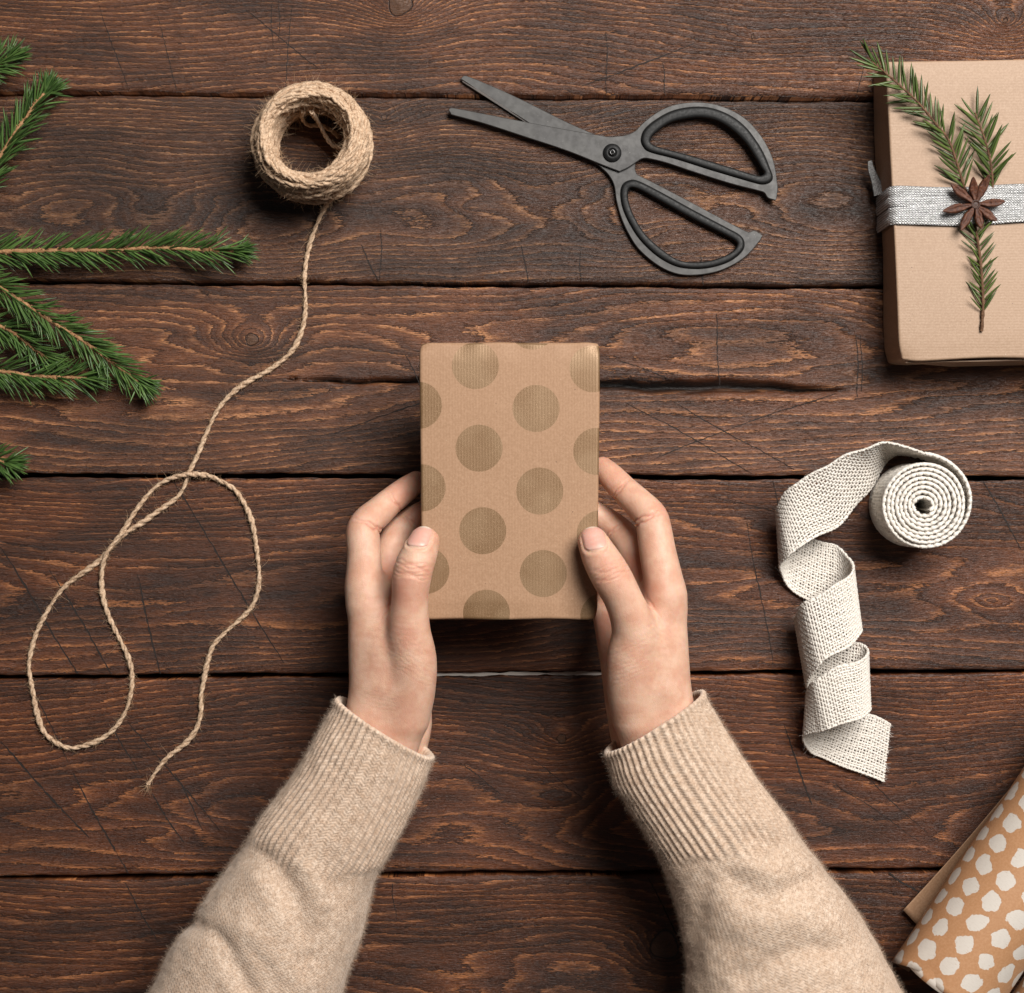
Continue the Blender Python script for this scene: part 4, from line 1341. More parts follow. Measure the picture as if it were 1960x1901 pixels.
def weave(E1, E2, bag, edge_bag, nwarp=21, pitch=0.00170, rth=0.00062, rng=None, amp=0.00036, edge_r=1.0):
    """threads of a plain weave on the ruled strip between edge curves E1 and E2 (same number of points)"""
    mid = (E1 + E2) / 2
    d = np.r_[0, np.cumsum(np.linalg.norm(np.diff(mid, axis=0), axis=1))]
    L = d[-1]
    nw = int(L / pitch)
    def at(s):
        return (np.stack([np.interp(s, d, E1[:, k]) for k in range(3)], -1), np.stack([np.interp(s, d, E2[:, k]) for k in range(3)], -1))
    def surf(s, v):
        a, b = at(s)
        return a + (b - a) * v[..., None]
    def normal(s, v):
        e = 0.0006
        tu = surf(np.minimum(s + e, L), v) - surf(np.maximum(s - e, 0), v)
        a, b = at(s)
        return unit(np.cross(tu, b - a))
    # warp, along
    sub = 2
    su = np.linspace(0, L, nw * sub + 1)
    for j in range(nwarp):
        v0 = (j + 0.5) / nwarp
        s = su
        v = np.full(len(s), v0) + 0.006 * np.sin(s * 300 + j * 1.7)
        w = amp * np.cos(np.pi * (s / L * nw) + np.pi * j)
        P = surf(s, v) + normal(s, v) * w[:, None]
        R = rth * (1 + 0.18 * rng.normal(size=len(s)).cumsum() / 25 + 0.12 * np.sin(s * 700 + j * 3))
        V, F = tube(P, np.clip(R, rth * .7, rth * 1.35), 4, cap=False)
        bag.add(V, F)
    for i in range(nw):
        s0 = (i + 0.5) * L / nw
        v = np.linspace(0.0, 1.0, nwarp * 2 + 1)
        s = np.full(len(v), s0) + 0.00018 * np.sin(v * 9 + i * 2.3)
        w = -amp * np.cos(np.pi * v * nwarp - np.pi / 2 + np.pi * i + np.pi / 2)
        w = amp * np.sin(np.pi * (v * nwarp) + np.pi * i)
        P = surf(s, v) + normal(s, v) * w[:, None]
        V, F = tube(P, rth * rng.uniform(.85, 1.15), 4, cap=False, up=(0.3, 0.2, 0.9))
        bag.add(V, F)
    # overlocked edges
    for (v0, sg) in ((0.0, -1), (1.0, 1)):
        s = np.linspace(0, L, int(L / 0.00055))
        ph = s / 0.0021 * 2 * np.pi
        v = np.full(len(s), v0) + sg * 0.012 - sg * 0.032 * (0.5 + 0.5 * np.cos(ph))
        P = surf(s, v) + normal(s, v) * (0.00075 * np.sin(ph))[:, None]
        V, F = tube(P, 0.00032 * edge_r, 4, cap=False)
        edge_bag.add(V, F)
        v = np.full(len(s), v0 - sg * 0.004)
        P = surf(s, v) + normal(s, v) * (0.0002 * np.sin(ph * .5))[:, None]
        V, F = tube(P, 0.00062 * edge_r * (1 + .25 * np.sin(ph * .5)), 4, cap=False)
        edge_bag.add(V, F)
    return surf, normal, L


def build_burlap():
    rng = np.random.default_rng(21)
    def c(x, y): return (1459.9 + x / 2.661, 816.7 + y / 2.661)
    hgt = 0.0365
    ctr = W(*c(818, 402), hgt)[:2]
    root = empty('burlap_ribbon', (ctr[0], ctr[1], 0))
    tag(root, 'roll of cream woven burlap ribbon with a curled loose tail', 'ribbon')
    # spiral on edge, outermost turn leaves at the top heading left
    turns = 8.35
    th = np.linspace(0, turns * 2 * np.pi, 900)
    th_end = np.radians(88)
    ang = th_end - (th[-1] - th)
    rr = 0.0042 + (0.0252 - 0.0042) * (th / th[-1])
    rr = rr * (1 + 0.05 * np.cos(ang - 0.6)) + 0.0012 * np.exp(-th / 3) * np.cos(2 * ang)
    tail_open = np.clip((th - (th[-1] - 2.3)) / 2.3, 0, 1)
    rr = rr + 0.0034 * tail_open ** 1.6
    sx, sy = ctr[0] + rr * np.cos(ang), ctr[1] + rr * np.sin(ang)
    rr = rr + 0.00045 * np.sin(ang * 3.3 + 1.7) + 0.0003 * np.sin(ang * 7.1)
    bob = 0.0011 * np.sin(ang * 1.37 + 1) * (th / th[-1]) + .0005 * np.sin(ang * 4.3)
    E1 = np.stack([sx, sy, hgt + bob], 1)
    E2 = np.stack([sx, sy, np.full(len(sx), 0.0012) + np.maximum(bob, 0)], 1)
    rollN = len(E1)
    st = [ # loose part: (upper edge x,y,z mm | lower edge x,y,z mm)
        ((640, 84, 35), (660, 150, 2)), ((450, 137, 34), (555, 300, 5)), ((260, 236, 35), (410, 478, 14)), ((130, 320, 31), (270, 565, 25)),
        ((84, 385, 24), (150, 640, 26)), ((72, 440, 15), (98, 690, 17)), ((90, 480, 6), (92, 745, 9)), ((160, 530, 2), (125, 805, 4)),
        ((270, 576, 2), (235, 885, 2)), ((380, 614, 5), (390, 960, 2)), ((436, 660, 11), (465, 1010, 6)), ((455, 705, 19), (494, 1030, 14)), ((445, 755, 27), (498, 1058, 24)),
        ((345, 822, 34), (412, 1132, 34)), ((235, 885, 33), (310, 1195, 35)), ((182, 935, 25), (250, 1255, 28)), ((165, 968, 16), (230, 1312, 19)), ((175, 990, 8), (226, 1335, 10)),
        ((260, 1030, 3), (270, 1370, 3)), ((430, 1092, 2), (400, 1410, 2)), ((515, 1118, 7), (505, 1432, 7)), ((538, 1150, 16), (541, 1440, 17)), ((510, 1182, 27), (530, 1462, 27)),
        ((385, 1226, 34), (440, 1506, 34)), ((270, 1286, 31), (325, 1537, 31)), ((236, 1335, 22), (240, 1562, 21)), ((226, 1380, 12), (208, 1598, 12)),
        ((270, 1405, 4), (240, 1652, 4)), ((420, 1438, 2), (335, 1702, 2)), ((545, 1466, 2), (470, 1748, 3)), ((648, 1514, 3), (613, 1812, 2))]
    A = np.array([W(*c(a[0], a[1]), a[2] / 1000) for a, b in st])
    Bq = np.array([W(*c(b[0], b[1]), b[2] / 1000) for a, b in st])
    AB = catmull(np.hstack([np.vstack([E1[-1:], A]), np.vstack([E2[-1:], Bq])]), 700)
    ss_ = np.linspace(0, 1, len(AB))[:, None]
    fade = np.clip(ss_ / .06, 0, 1)
    AB[:, :3] += fade * .0005 * np.concatenate([np.sin(ss_ * 95), np.sin(ss_ * 122 + 1), np.abs(np.sin(ss_ * 80 + 2))], 1)
    AB[:, 3:] += fade * .0005 * np.concatenate([np.sin(ss_ * 105 + 3), np.sin(ss_ * 88 + 2), np.abs(np.sin(ss_ * 99))], 1)
    tE1, tE2 = AB[:, :3], AB[:, 3:]
    # rolled part
    b1, e1 = Bag(), Bag()
    weave(E1, E2, b1, e1, rng=rng, pitch=0.0019, edge_r=1.75)
    roll = tag(link('rolled_ribbon', b1.mesh('rolled_ribbon', COTTON), root), kind='stuff')
    tag(link('stitched_edge', e1.mesh('stitched_edge', COTTON), roll), kind='stuff')
    b2, e2 = Bag(), Bag()
    surf, normal, L = weave(tE1, tE2, b2, e2, rng=rng)
    # frayed cut end and stray threads
    fr = Bag()
    for q in range(34):
        v = np.array([rng.uniform(0, 1)]); P = surf(np.array([L]), v)[0]
        d = unit(surf(np.array([L]), v)[0] - surf(np.array([L - .004]), v)[0])
        V, F = hairs(P[None], d[None], 4, 0.004, 0.00011, 0.4, rng, 0.6); fr.add(V, F)
    for q in range(420):
        s, v = np.array([rng.uniform(0, L)]), np.array([rng.choice([0.0, 1.0]) + rng.normal(0, .01)])
        n = normal(s, v) * rng.choice([-1, 1])
        V, F = hairs(surf(s, v), unit(n + rng.normal(size=(1, 3))), 4, 0.0045, 0.00005, 0.5, rng, 0.9); fr.add(V, F)
    k = rng.integers(0, rollN, 500)
    P = E1[k]; n = unit(rng.normal(size=(500, 3)) * np.array([1, 1, .3]) + np.array([0, 0, .8]))
    V, F = hairs(P, n, 4, 0.003, 0.00004, 0.5, rng, 0.8); fr.add(V, F)
    for a in fr.V: a[:, 2] = np.maximum(a[:, 2], 0.0003)
    for bb in (b2, e2):
        for a in bb.V: a[:, 2] = np.maximum(a[:, 2], 0.0002)
    loose = tag(link('loose_ribbon', b2.mesh('loose_ribbon', COTTON), root), kind='stuff')
    tag(link('stitched_edge', e2.mesh('stitched_edge', COTTON), loose), kind='stuff')
    tag(link('frayed_threads', fr.mesh('frayed_threads', COTTON), root), kind='stuff')


build_burlap()


# ------------------------------------------------------------------ larger parcel with silver ribbon, sprig and star anise
BOX_H = 0.035
BOX_ANG = math.radians(2.7)


def build_parcel():
    z1 = BOX_H
    k = S
    # bottom-left corner on the table and size
    p_bl = W(1696, 700, 0)
    w, l = 0.150, 0.1695
    ux = np.array([math.cos(BOX_ANG * .45), math.sin(BOX_ANG * .45)])
    uy = np.array([-math.sin(BOX_ANG), math.cos(BOX_ANG)])
    c2 = p_bl[:2] + ux * w / 2 + uy * l / 2
    root = empty('gift_parcel', (c2[0], c2[1], 0))
    tag(root, 'large flat gift in plain kraft paper tied with silver ribbon', 'gift')
    V, F = rounded_box(w, l, z1, 0.0014, 44, 60, 14, 0.00035, 9)
    x, y, z = V.T.copy()
    hx, hy = w / 2, l / 2
    V[:, 2] -= 0.0007 * np.exp(-((hy - np.abs(y)) / 0.008) ** 2) * (z > 0)
    m = np.exp(-((x + hx) ** 2 + (y + hy) ** 2) / 0.006 ** 2)
    V[:, 0] += 0.0016 * m; V[:, 1] += 0.0012 * m; V[:, 2] -= 0.0012 * m * (z > 0)
    # sides lean a little and are not quite flat
    V[:, 0] += np.where(x < -hx * .9, -0.0009 * np.sin(y * 55 + z * 40) * (0.5 - z / z1), 0)
    V[:, 1] += np.where(y < -hy * .9, 0.0016 * (0.5 - z / z1) * 0.4 - 0.0006 * np.sin(x * 70), 0)
    X = np.stack([c2[0] + V[:, 0] * ux[0] + V[:, 1] * uy[0], c2[1] + V[:, 0] * ux[1] + V[:, 1] * uy[1], V[:, 2] + z1 / 2 + 0.0004], 1)
    m_k = kraft_plain('kraft_paper', 0.98, 'y', (1.06, 1.20, 1.36))
    link('paper', mesh_np('paper', X, F, m_k, True), root)
    def to_w(a, b, zz): return np.array([c2[0] + a * ux[0] + b * uy[0], c2[1] + a * ux[1] + b * uy[1], zz])
    # folded flap on the near end
    yv = -hy - 0.0009
    P = [(-hx * .94, yv, z1 * .86), (hx * .94, yv, z1 * .86), (hx * .5, yv - .0008, .003), (-hx * .5, yv - .0008, .003)]
    P += [(a, b + .0007, zz) for a, b, zz in P]
    Vf = np.array([to_w(*q) for q in P])
    Q = np.array([[0, 1, 2, 3], [7, 6, 5, 4], [0, 4, 5, 1], [1, 5, 6, 2], [2, 6, 7, 3], [3, 7, 4, 0]])[:, ::-1]
    link('end_flap', mesh_np('end_flap', Vf, Q, m_k, False), root)

    # silver ribbon: four overlapping wraps
    def silver():
        t = NT('silver_lame')
        uv = t.attr('uvw', True)
        u, v, w_ = t.sep(uv)
        p = t.obj()
        a = t.M('SINE', t.mul(u, 6.2832)); b = t.M('SINE', t.mul(v, 6.2832))
        wv = t.mul(a, b)
        n = t.noise(p, 1500, 2, 0.7)
        g = t.vor(p, 1350, 'F1', 'Color')
        gs = t.sep(g)
        base = t.mix(t.ss(gs[0], 0.20, 0.55), (0.66, 0.66, 0.65), (1.0, 1.0, 1.0))  # sparkle painted in: random cells brightened to white
        base = t.mix(t.ss(b, 0.2, -0.8, 0.0, 0.55), base, (0.12, 0.12, 0.12))
        base = t.mix(t.mul(t.ss(wv, 0.1, -0.6), 0.60), base, (0.12, 0.12, 0.12))
        base = t.mix(t.ss(t.M('ABSOLUTE', t.sub(w_, 0.5)), 0.40, 0.47, 0.0, 0.75), base, (0.06, 0.06, 0.06))
        nb = t.n('ShaderNodeNormalMap') if False else None
        h = t.add(t.mul(wv, 0.6), t.add(t.mul(gs[1], 0.9), t.mul(n, 0.4)))
        t.P(Base_Color=base, Metallic=0.35, Roughness=0.22, Specular_IOR_Level=0.6, Normal=t.bump(h, 0.8, 0.0005))
        return t.m
    SIL = silver()
    def strip(y0l, y0r, wd, lift, name='ribbon_wrap', seed=0):
        """wrap across the parcel: up the left side and over the top to the right"""
        prof = [(-hx - .0007, 0.001), (-hx - .0008, z1 * .5), (-hx - .0007, z1 - .003), (-hx + .0006, z1 - .0004), (-hx + .003, z1 + .0009)]
        n2 = 50
        xs = np.linspace(-hx + .006, hx - .003, n2)
        path = [(a, zz) for a, zz in prof] + [(a, z1 + .0011 + 0.0003 * math.sin(a * 260 + seed)) for a in xs] + [(hx + .0007, z1 - .003), (hx + .0008, .001)]
        path = np.array(path); N_ = len(path)
        nv = 11
        vs = np.linspace(-.5, .5, nv)
        s = np.r_[0, np.cumsum(np.linalg.norm(np.diff(path, axis=0), axis=1))]
        Vv, U = [], []
        for i in range(N_):
            tt = np.clip((path[i, 0] + hx) / (2 * hx), 0, 1)
            yc = y0l + (y0r - y0l) * tt + .0005 * math.sin(path[i, 0] * 90 + seed * 2)
            wdl = wd * (1 + .08 * math.sin(path[i, 0] * 60 + seed))
            for q, v in enumerate(vs):
                crown = .0009 * (1 - (2 * v) ** 2)
                a, zz = path[i]
                off = lift + crown
                ox = -off if a < -hx else 0
                Vv.append(to_w(a + ox, yc + v * wdl, zz + (off if a > -hx + .0005 else off * .3)))
                U.append((s[i] / .0016, v * wdl / .00135, v + .5))
        link(name, mesh_np(name, np.array(Vv), grid_faces(N_, nv)[:, ::-1], SIL, True, {'uvw': np.array(U)}), root)
    # measured from the parcel centre along its length
    def yb(px, py):
        q = W(px, py, z1)[:2] - c2
        return float(q @ uy)
    strip(yb(1702, 376), yb(1960, 368), .0066, 0.0002, seed=1)
    strip(yb(1702, 392), yb(1960, 386), .0066, 0.0006, seed=2)
    strip(yb(1703, 411), yb(1960, 402), .0066, 0.0003, seed=3)
    strip(yb(1704, 428), yb(1960, 418), .0068, 0.0007, seed=4)
    # loose ribbon end poking out beside the parcel
    P1 = catmull([W(1684, 372, .012), W(1676, 345, .010), W(1668, 325, .012), W(1665, 308, .014)], 24)
    wv = np.linspace(1.0, 0.35, 24) * .0034
    Vv, U = [], []
    for i in range(24):
        for q, v in enumerate(np.linspace(-1, 1, 6)):
            Vv.append(P1[i] + np.array([v * wv[i] * .9, v * wv[i] * .25, v * wv[i] * .5])); U.append((i * .9, v * 3.5, v * .5 + .5))
    link('ribbon_end', mesh_np('ribbon_end', np.array(Vv), grid_faces(24, 6), SIL, True, {'uvw': np.array(U)}), root)


build_parcel()


# ------------------------------------------------------------------ spruce
def needle_material(name, c0, c1_, c2_):
    t = NT(name)
    p = t.obj()
    oi = t.n('ShaderNodeObjectInfo').outputs['Random']
    a = t.attr('tone')
    n = t.noise(p, 240, 2, 0.6)
    f = t.M('FRACT', t.add(a, oi))
    base = t.mix(f, c0, c1_)
    base = t.mix(t.mul(t.ss(n, 0.5, 0.8), 0.45), base, c2_)
    t.P(Base_Color=base, Roughness=0.38, Specular_IOR_Level=0.5)
    return t.m


def bark_material(name, c0, c1_):
    t = NT(name)
    p = t.obj()
    n = t.noise(p, 420, 3, 0.7)
    t.P(Base_Color=t.mix(t.ss(n, 0.3, 0.7), c0, c1_), Roughness=0.8, Specular_IOR_Level=0.2, Normal=t.bump(n, 0.7, 0.0007))
    return t.m


NEEDLE = needle_material('spruce_needle', (0.028, 0.066, 0.014), (0.094, 0.168, 0.040), (0.20, 0.28, 0.12))
NEEDLE_D = needle_material('dry_spruce_needle', (0.036, 0.062, 0.012), (0.088, 0.125, 0.028), (0.14, 0.18, 0.05))
BARK = bark_material('young_spruce_bark', (0.22, 0.105, 0.045), (0.42, 0.24, 0.12))
BARK_D = bark_material('dry_spruce_bark', (0.070, 0.034, 0.019), (0.165, 0.090, 0.050))


def needle_geo(L, r, bend=0.0, n=6):
    """pointed four-sided needle along +X, base at the origin"""
    t = np.linspace(0, 1, n)
    C = np.stack([t * L, np.zeros(n), bend * L * t ** 2], 1)
    R = r * np.array([0.45, 0.95, 1.0, 0.95, 0.7, 0.08])[:n]
    V = []
    for i in range(n):
        for (a, b) in ((0, 1), (1, 0), (0, -1), (-1, 0)):
            V.append(C[i] + np.array([0, a * R[i], b * R[i] * .75]))
    return np.array(V), grid_faces(n, 4, wrap_v=True)


def orient(d, roll=0.0):
    d = unit(np.asarray(d, float))
    up = np.array([0, 0, 1.0])
    y = np.cross(up, d); y = unit(y) if np.linalg.norm(y) > 1e-5 else np.array([0, 1.0, 0])
    z = np.cross(d, y)
    y2 = math.cos(roll) * y + math.sin(roll) * z; z2 = np.cross(d, y2)
    return np.stack([d, y2, z2], 1)


def twig_needles(C, rng, density, L, spread, fan, tip=True, zmin=0.0012):
    """placements (origin, 3x3, length) of needles along twig centreline C"""
    T, N, B = frames(C)
    d = np.r_[0, np.cumsum(np.linalg.norm(np.diff(C, axis=0), axis=1))]
    out = []
    n = int(d[-1] * density)
    for i in range(n):
        s = (i + rng.uniform(0, 1)) / n * d[-1]
        k = min(int(np.searchsorted(d, s)), len(C) - 1)
        a = fan(rng)                         # direction round the twig: 0 up, +-90 sides
        rad = math.cos(a) * N[k] + math.sin(a) * B[k]
        sp = np.clip(rng.normal(spread, 0.12), 0.15, 1.35)
        endf = s / d[-1]
        if tip and endf > 0.93: sp *= 0.55
        dirv = math.cos(sp) * T[k] + math.sin(sp) * rad
        LL = L * rng.uniform(0.78, 1.12) * (0.85 if endf > .95 else 1)
        o = C[k] + rad * 0.0007
        end = o + dirv * LL
        if end[2] < zmin:
            dirv[2] += (zmin - end[2]) / LL; dirv = unit(dirv)
        out.append((o, orient(dirv, rng.uniform(-.6, .6)), LL))
    return out


def spruce_branch(pts, label, rng, L=0.0185, density=1750, r=0.00062, group='spruce twigs reaching in at the left'):
    e0, e1 = np.array(pts[0], float), np.array(pts[1], float)
    ex = e0 + (e0 - e1) / np.linalg.norm((e0 - e1)[:2]) * 130; ex[2] = max(ex[2], 8)
    pts = [tuple(ex)] + list(pts)
    C = catmull(np.array([W(a, b, z / 1000) for a, b, z in pts]), 110)
    root = empty('spruce_branch', (C[-1][0], C[-1][1], 0))
    tag(root, label, 'branch', group)
    n = len(C)
    rad = np.linspace(0.0016, 0.0010, n) * (1 + 0.14 * np.sin(np.arange(n) * 1.7) + .1 * rng.normal(size=n))
    V, F = tube(C, rad, 8)
    tw = link('twig', mesh_np('twig', V, F, BARK, True), root)
    # bud scales / peg stubs along the twig
    bag = Bag()
    V0, F0 = needle_geo(1.0, 1.0, 0.06)
    def fan(rg):
        a = rg.choice([rg.normal(1.25, .42), -rg.normal(1.25, .42), rg.normal(0, .75)], p=[.46, .46, .08])
        return a
    for (o, R, LL) in twig_needles(C, rng, density, L, 0.62, fan):
        V = V0 * np.array([LL, r, r]) ; V[:, 2] += (V0[:, 0] ** 2) * LL * rng.normal(0, .05)
        V[:, 1] += (V0[:, 0] ** 2) * LL * rng.normal(0, .05)
        bag.add(V @ R.T + o, F0, rng.uniform(0, 1))
    for q in range(46):     # tuft at the tip
        dirv = unit((C[-1] - C[-4]) / np.linalg.norm(C[-1] - C[-4]) + rng.normal(0, .38, 3) * np.array([1, 1, .7]))
        LL = L * rng.uniform(.55, .95)
        if C[-1][2] + dirv[2] * LL < .0012: dirv[2] = abs(dirv[2]) * .3; dirv = unit(dirv)
        V = V0 * np.array([LL, r, r])
        bag.add(V @ orient(dirv).T + C[-1] - dirv * .001, F0, rng.uniform(0, 1))
    nd = link('needles', bag.mesh('needles', NEEDLE, True, 'tone'), root)
    tag(nd, kind='stuff')
    pb = Bag()
    for q in range(int(n * .5)):
        k = rng.integers(1, n - 1); a = rng.uniform(-1.3, 1.3)
        T, N, B = frames(C[max(0, k - 2):k + 3]); i = min(2, len(T) - 1)
        radv = math.cos(a) * N[i] + math.sin(a) * B[i]
        V, F = needle_geo(.0016, .0004)
        pb.add(V @ orient(unit(T[i] * .8 + radv)).T + C[k] + radv * rad[k] * .7, F)
    tag(link('bark_pegs', pb.mesh('bark_pegs', BARK), root), kind='stuff')
    return root


def build_branches():
    rng = np.random.default_rng(33)
    def c(x, y, z): return (x / 2.069, 51 + y / 2.069, z)
    spruce_branch([c(-120, 190, 16), c(-50, 168, 15), c(28, 128, 14)], 'small spruce tip in the top left corner, topmost of the branches', rng, density=2000)
    spruce_branch([c(-75, 640, 12), c(0, 515, 13), c(65, 415, 14), c(130, 322, 14), c(178, 265, 14)], 'spruce twig slanting up across the first plank seam', rng)
    spruce_branch([c(-120, 893, 13), c(0, 892, 13), c(250, 886, 13), c(450, 886, 13), c(600, 876, 14), c(800, 884, 14), c(925, 890, 13)], 'longest spruce twig lying level below the twine ball', rng, density=1500)
    spruce_branch([c(-90, 990, 17), c(0, 1035, 17), c(100, 1100, 17), c(230, 1185, 16), c(330, 1245, 15), c(450, 1335, 13), c(550, 1405, 12)], 'spruce twig slanting down to the right, lowest tip of the crossing twigs', rng)
    spruce_branch([c(-90, 1160, 11), c(0, 1188, 11), c(60, 1215, 11), c(120, 1265, 10), c(190, 1318, 9)], 'short spruce twig tucked between two larger twigs', rng)
    spruce_branch([c(-120, 1345, 15), c(0, 1364, 15), c(150, 1385, 14), c(345, 1390, 13)], 'spruce twig lying level under the slanting twig', rng)
    spruce_branch([c(-130, 1700, 13), c(-60, 1712, 13), c(18, 1724, 13)], 'small spruce tip at the left edge beside the fourth plank seam', rng, density=2000)


build_branches()


def build_sprig():
    """dry sprig under the ribbon of the parcel; its needles can be told apart one by one"""
    rng = np.random.default_rng(52)
    def c(x, y, z): return W(1608 + x / 2.76, 51 + y / 2.76, z / 1000)
    zt = BOX_H * 1000
    root = empty('spruce_sprig', tuple(c(715, 940, zt)))
    tag(root, 'sparse spruce sprig tucked under the silver ribbon of the parcel', 'sprig')
    main = catmull([c(160, 180, zt + 5.5), c(280, 280, zt + 5), c(410, 400, zt + 4.5), c(510, 520, zt + 4), c(580, 615, zt + 3.6), c(650, 830, zt + 2.6), c(690, 950, zt + 1.0), c(715, 1060, zt + 1.8),
                    c(742, 1250, zt + 2.4), c(755, 1450, zt + 2.2), c(748, 1610, zt + 1.6)], 120)
    side = catmull([c(712, 455, zt + 4.6), c(765, 600, zt + 4), c(795, 720, zt + 3), c(806, 850, zt + 1.6), c(800, 950, zt + .9)], 60)
    meshes = [mesh_np('needle', *[(lambda VF: VF[0] if i == 0 else VF[1])(needle_geo(1.0, 0.055 * f, b)) for i in (0, 1)], NEEDLE_D, True) for f, b in ((1, .05), (.9, -.04), (1.1, .1), (.95, .0))]
    for me in meshes:
        at = me.attributes.new('tone', 'FLOAT', 'POINT')
    for nm, C, r0, r1 in (('twig', main, .00055, .00095), ('side_twig', side, .00055, .0008)):
        n = len(C)
        V, F = tube(C, np.linspace(r0, r1, n) * (1 + .16 * np.sin(np.arange(n) * 1.3) + .1 * rng.normal(size=n)), 8)
        tw = link(nm, mesh_np(nm, V, F, BARK_D, True), root)
        d = np.r_[0, np.cumsum(np.linalg.norm(np.diff(C, axis=0), axis=1))]
        T, N, B = frames(C)
        is_main = nm == 'twig'
        cnt = int(d[-1] * (660 if is_main else 700))
        for i in range(cnt):
            s = (i + .5 + rng.uniform(-.35, .35)) / cnt * d[-1]
            k = min(int(np.searchsorted(d, s)), n - 1)
            p = C[k]
            f = 1 - p[2] / CAM_H
            py = CY - p[1] / (S * f)
            if 362 < py < 436: continue           # held flat beneath the ribbon
            if is_main and py > 598: continue      # bare foot of the twig
            sd = 1 if i % 2 else -1
            t = -T[k]                              # needles point towards the growing tip
            rad = unit(B[k] * sd + N[k] * rng.normal(.25, .25))
            sp = np.clip(rng.normal(.72, .13), .4, 1.1)
            if s / d[-1] < .04: sp *= .5
            dirv = math.cos(sp) * t + math.sin(sp) * rad
            LL = rng.uniform(.0135, .0180) * (.8 if py > 440 else 1)
            o = p + rad * .0005
            on_box = True
            if o[2] + dirv[2] * LL < BOX_H + .0012: dirv[2] += (BOX_H + .0012 - o[2] - dirv[2] * LL) / LL
            R = orient(dirv, rng.uniform(-.5, .5))
            ob = bpy.data.objects.new('needle', meshes[rng.integers(0, 4)])
            COL.objects.link(ob)
            ob.parent = tw
            M = Matrix(np.block([[R * np.array([LL, LL * .95, LL * .95]), (o - 0)[:, None]], [np.zeros((1, 3)), np.ones((1, 1))]]).tolist())
            ob.matrix_local = M
    return root


build_sprig()


def build_anise():
    rng = np.random.default_rng(7)
    t = NT('star_anise')
    p = t.obj(); n = t.noise(p, 500, 3, .7); g = t.noise(p, 120, 2, .5)
    t.P(Base_Color=t.mix(t.ss(n, .3, .7), t.mix(g, (.026, .008, .004), (.058, .017, .008)), (.120, .040, .017)), Roughness=.55, Specular_IOR_Level=.4, Normal=t.bump(n, .8, .0009))
    t2 = NT('anise_inside'); t2.P(Base_Color=(.040, .014, .007), Roughness=.6)
    t3 = NT('anise_seam'); t3.P(Base_Color=(.018, .007, .004), Roughness=.6)
    zt = BOX_H + .0062
    cc = W(1867, 391.6, zt)
    root = empty('star_anise', (cc[0], cc[1], BOX_H))
    tag(root, 'brown star anise resting on the silver ribbon', 'spice')
    pods = [(-128, -98, 1.0, .30), (-22, -128, .95, .5), (58, -140, 1.0, .5), (142, -12, .95, .15), (100, 82, .95, .12), (28, 122, .95, .1), (-78, 128, 1.0, .22), (-165, 36, 1.0, .2)]
    for (dx, dy, wf, lift) in pods:
        L = math.hypot(dx, dy) / 2.76 * S * 1.03
        a = math.atan2(-dy, dx)
        # boat-shaped follicle: two lips with a dark slit between, keel below
        ns_, na = 22, 18
        V = []
        ts = np.linspace(0, 1, ns_)
        wid = .0021 * wf * (np.sin(np.pi * np.clip(ts * .95 + .05, 0, 1) ** 1.25) ** 1.1) + .0005
        wid[-1] = .0002
        dep = .0052 * (np.sin(np.pi * np.clip(ts * .9 + .1, 0, 1)) ** .7) + .0006
        for i, tt in enumerate(ts):
            x = .0014 + tt * (L - .0014)
            z0 = lift * .010 * tt ** 2
            for q in range(na):
                th = 2 * np.pi * q / na
                yy = math.cos(th) * wid[i]
                zz = math.sin(th)
                zz = zz * dep[i] * .35 if zz > 0 else zz * dep[i] * .8
                # slit along the crown
                slit = math.exp(-((th - math.pi / 2) / .32) ** 2)
                zz -= slit * .0017 * math.sin(math.pi * min(1, tt * 1.02)) 
                V.append((x, yy, zz + z0))
        V = np.array(V)
        V += .00022 * np.stack([rand_noise(V, 1400, 3 + int(abs(dx)), 2)] * 3, 1)
        R = np.array([[math.cos(a), -math.sin(a), 0], [math.sin(a), math.cos(a), 0], [0, 0, 1]])
        F = grid_faces(ns_, na, wrap_v=True)
        X = V @ R.T + cc
        X[:, 2] = np.maximum(X[:, 2], BOX_H + .0017)
        pod = link('pod', mesh_np('pod', X, F, t.m, True), root)
        sl = np.array([(.0014 + tt * (L - .0014), 0, -.0002 + lift * .010 * tt ** 2 + dep[i] * .02) for i, tt in enumerate(ts[1:-2])])
        Vs, Fs = tube(sl, .0007 * np.sin(np.pi * np.linspace(.1, .95, len(sl))), 6)
        link('slit', mesh_np('slit', Vs @ R.T + cc, Fs, t3.m, True), pod)
    ang = np.linspace(0, 2 * np.pi, 24, endpoint=False)
    prof = [(.0027, -.002), (.0028, .0008), (.0023, .0014), (.0018, .0012), (.0016, .0006), (.0009, .0008), (0, .0009)]
    V = np.stack([np.stack([cc[0] + r * np.cos(ang), cc[1] + r * np.sin(ang), np.full(24, cc[2] + z)], 1) for r, z in prof])
    link('core', mesh_np('core', V.reshape(-1, 3), grid_faces(len(prof), 24, wrap_v=True), t2.m, True), root)


build_anise()


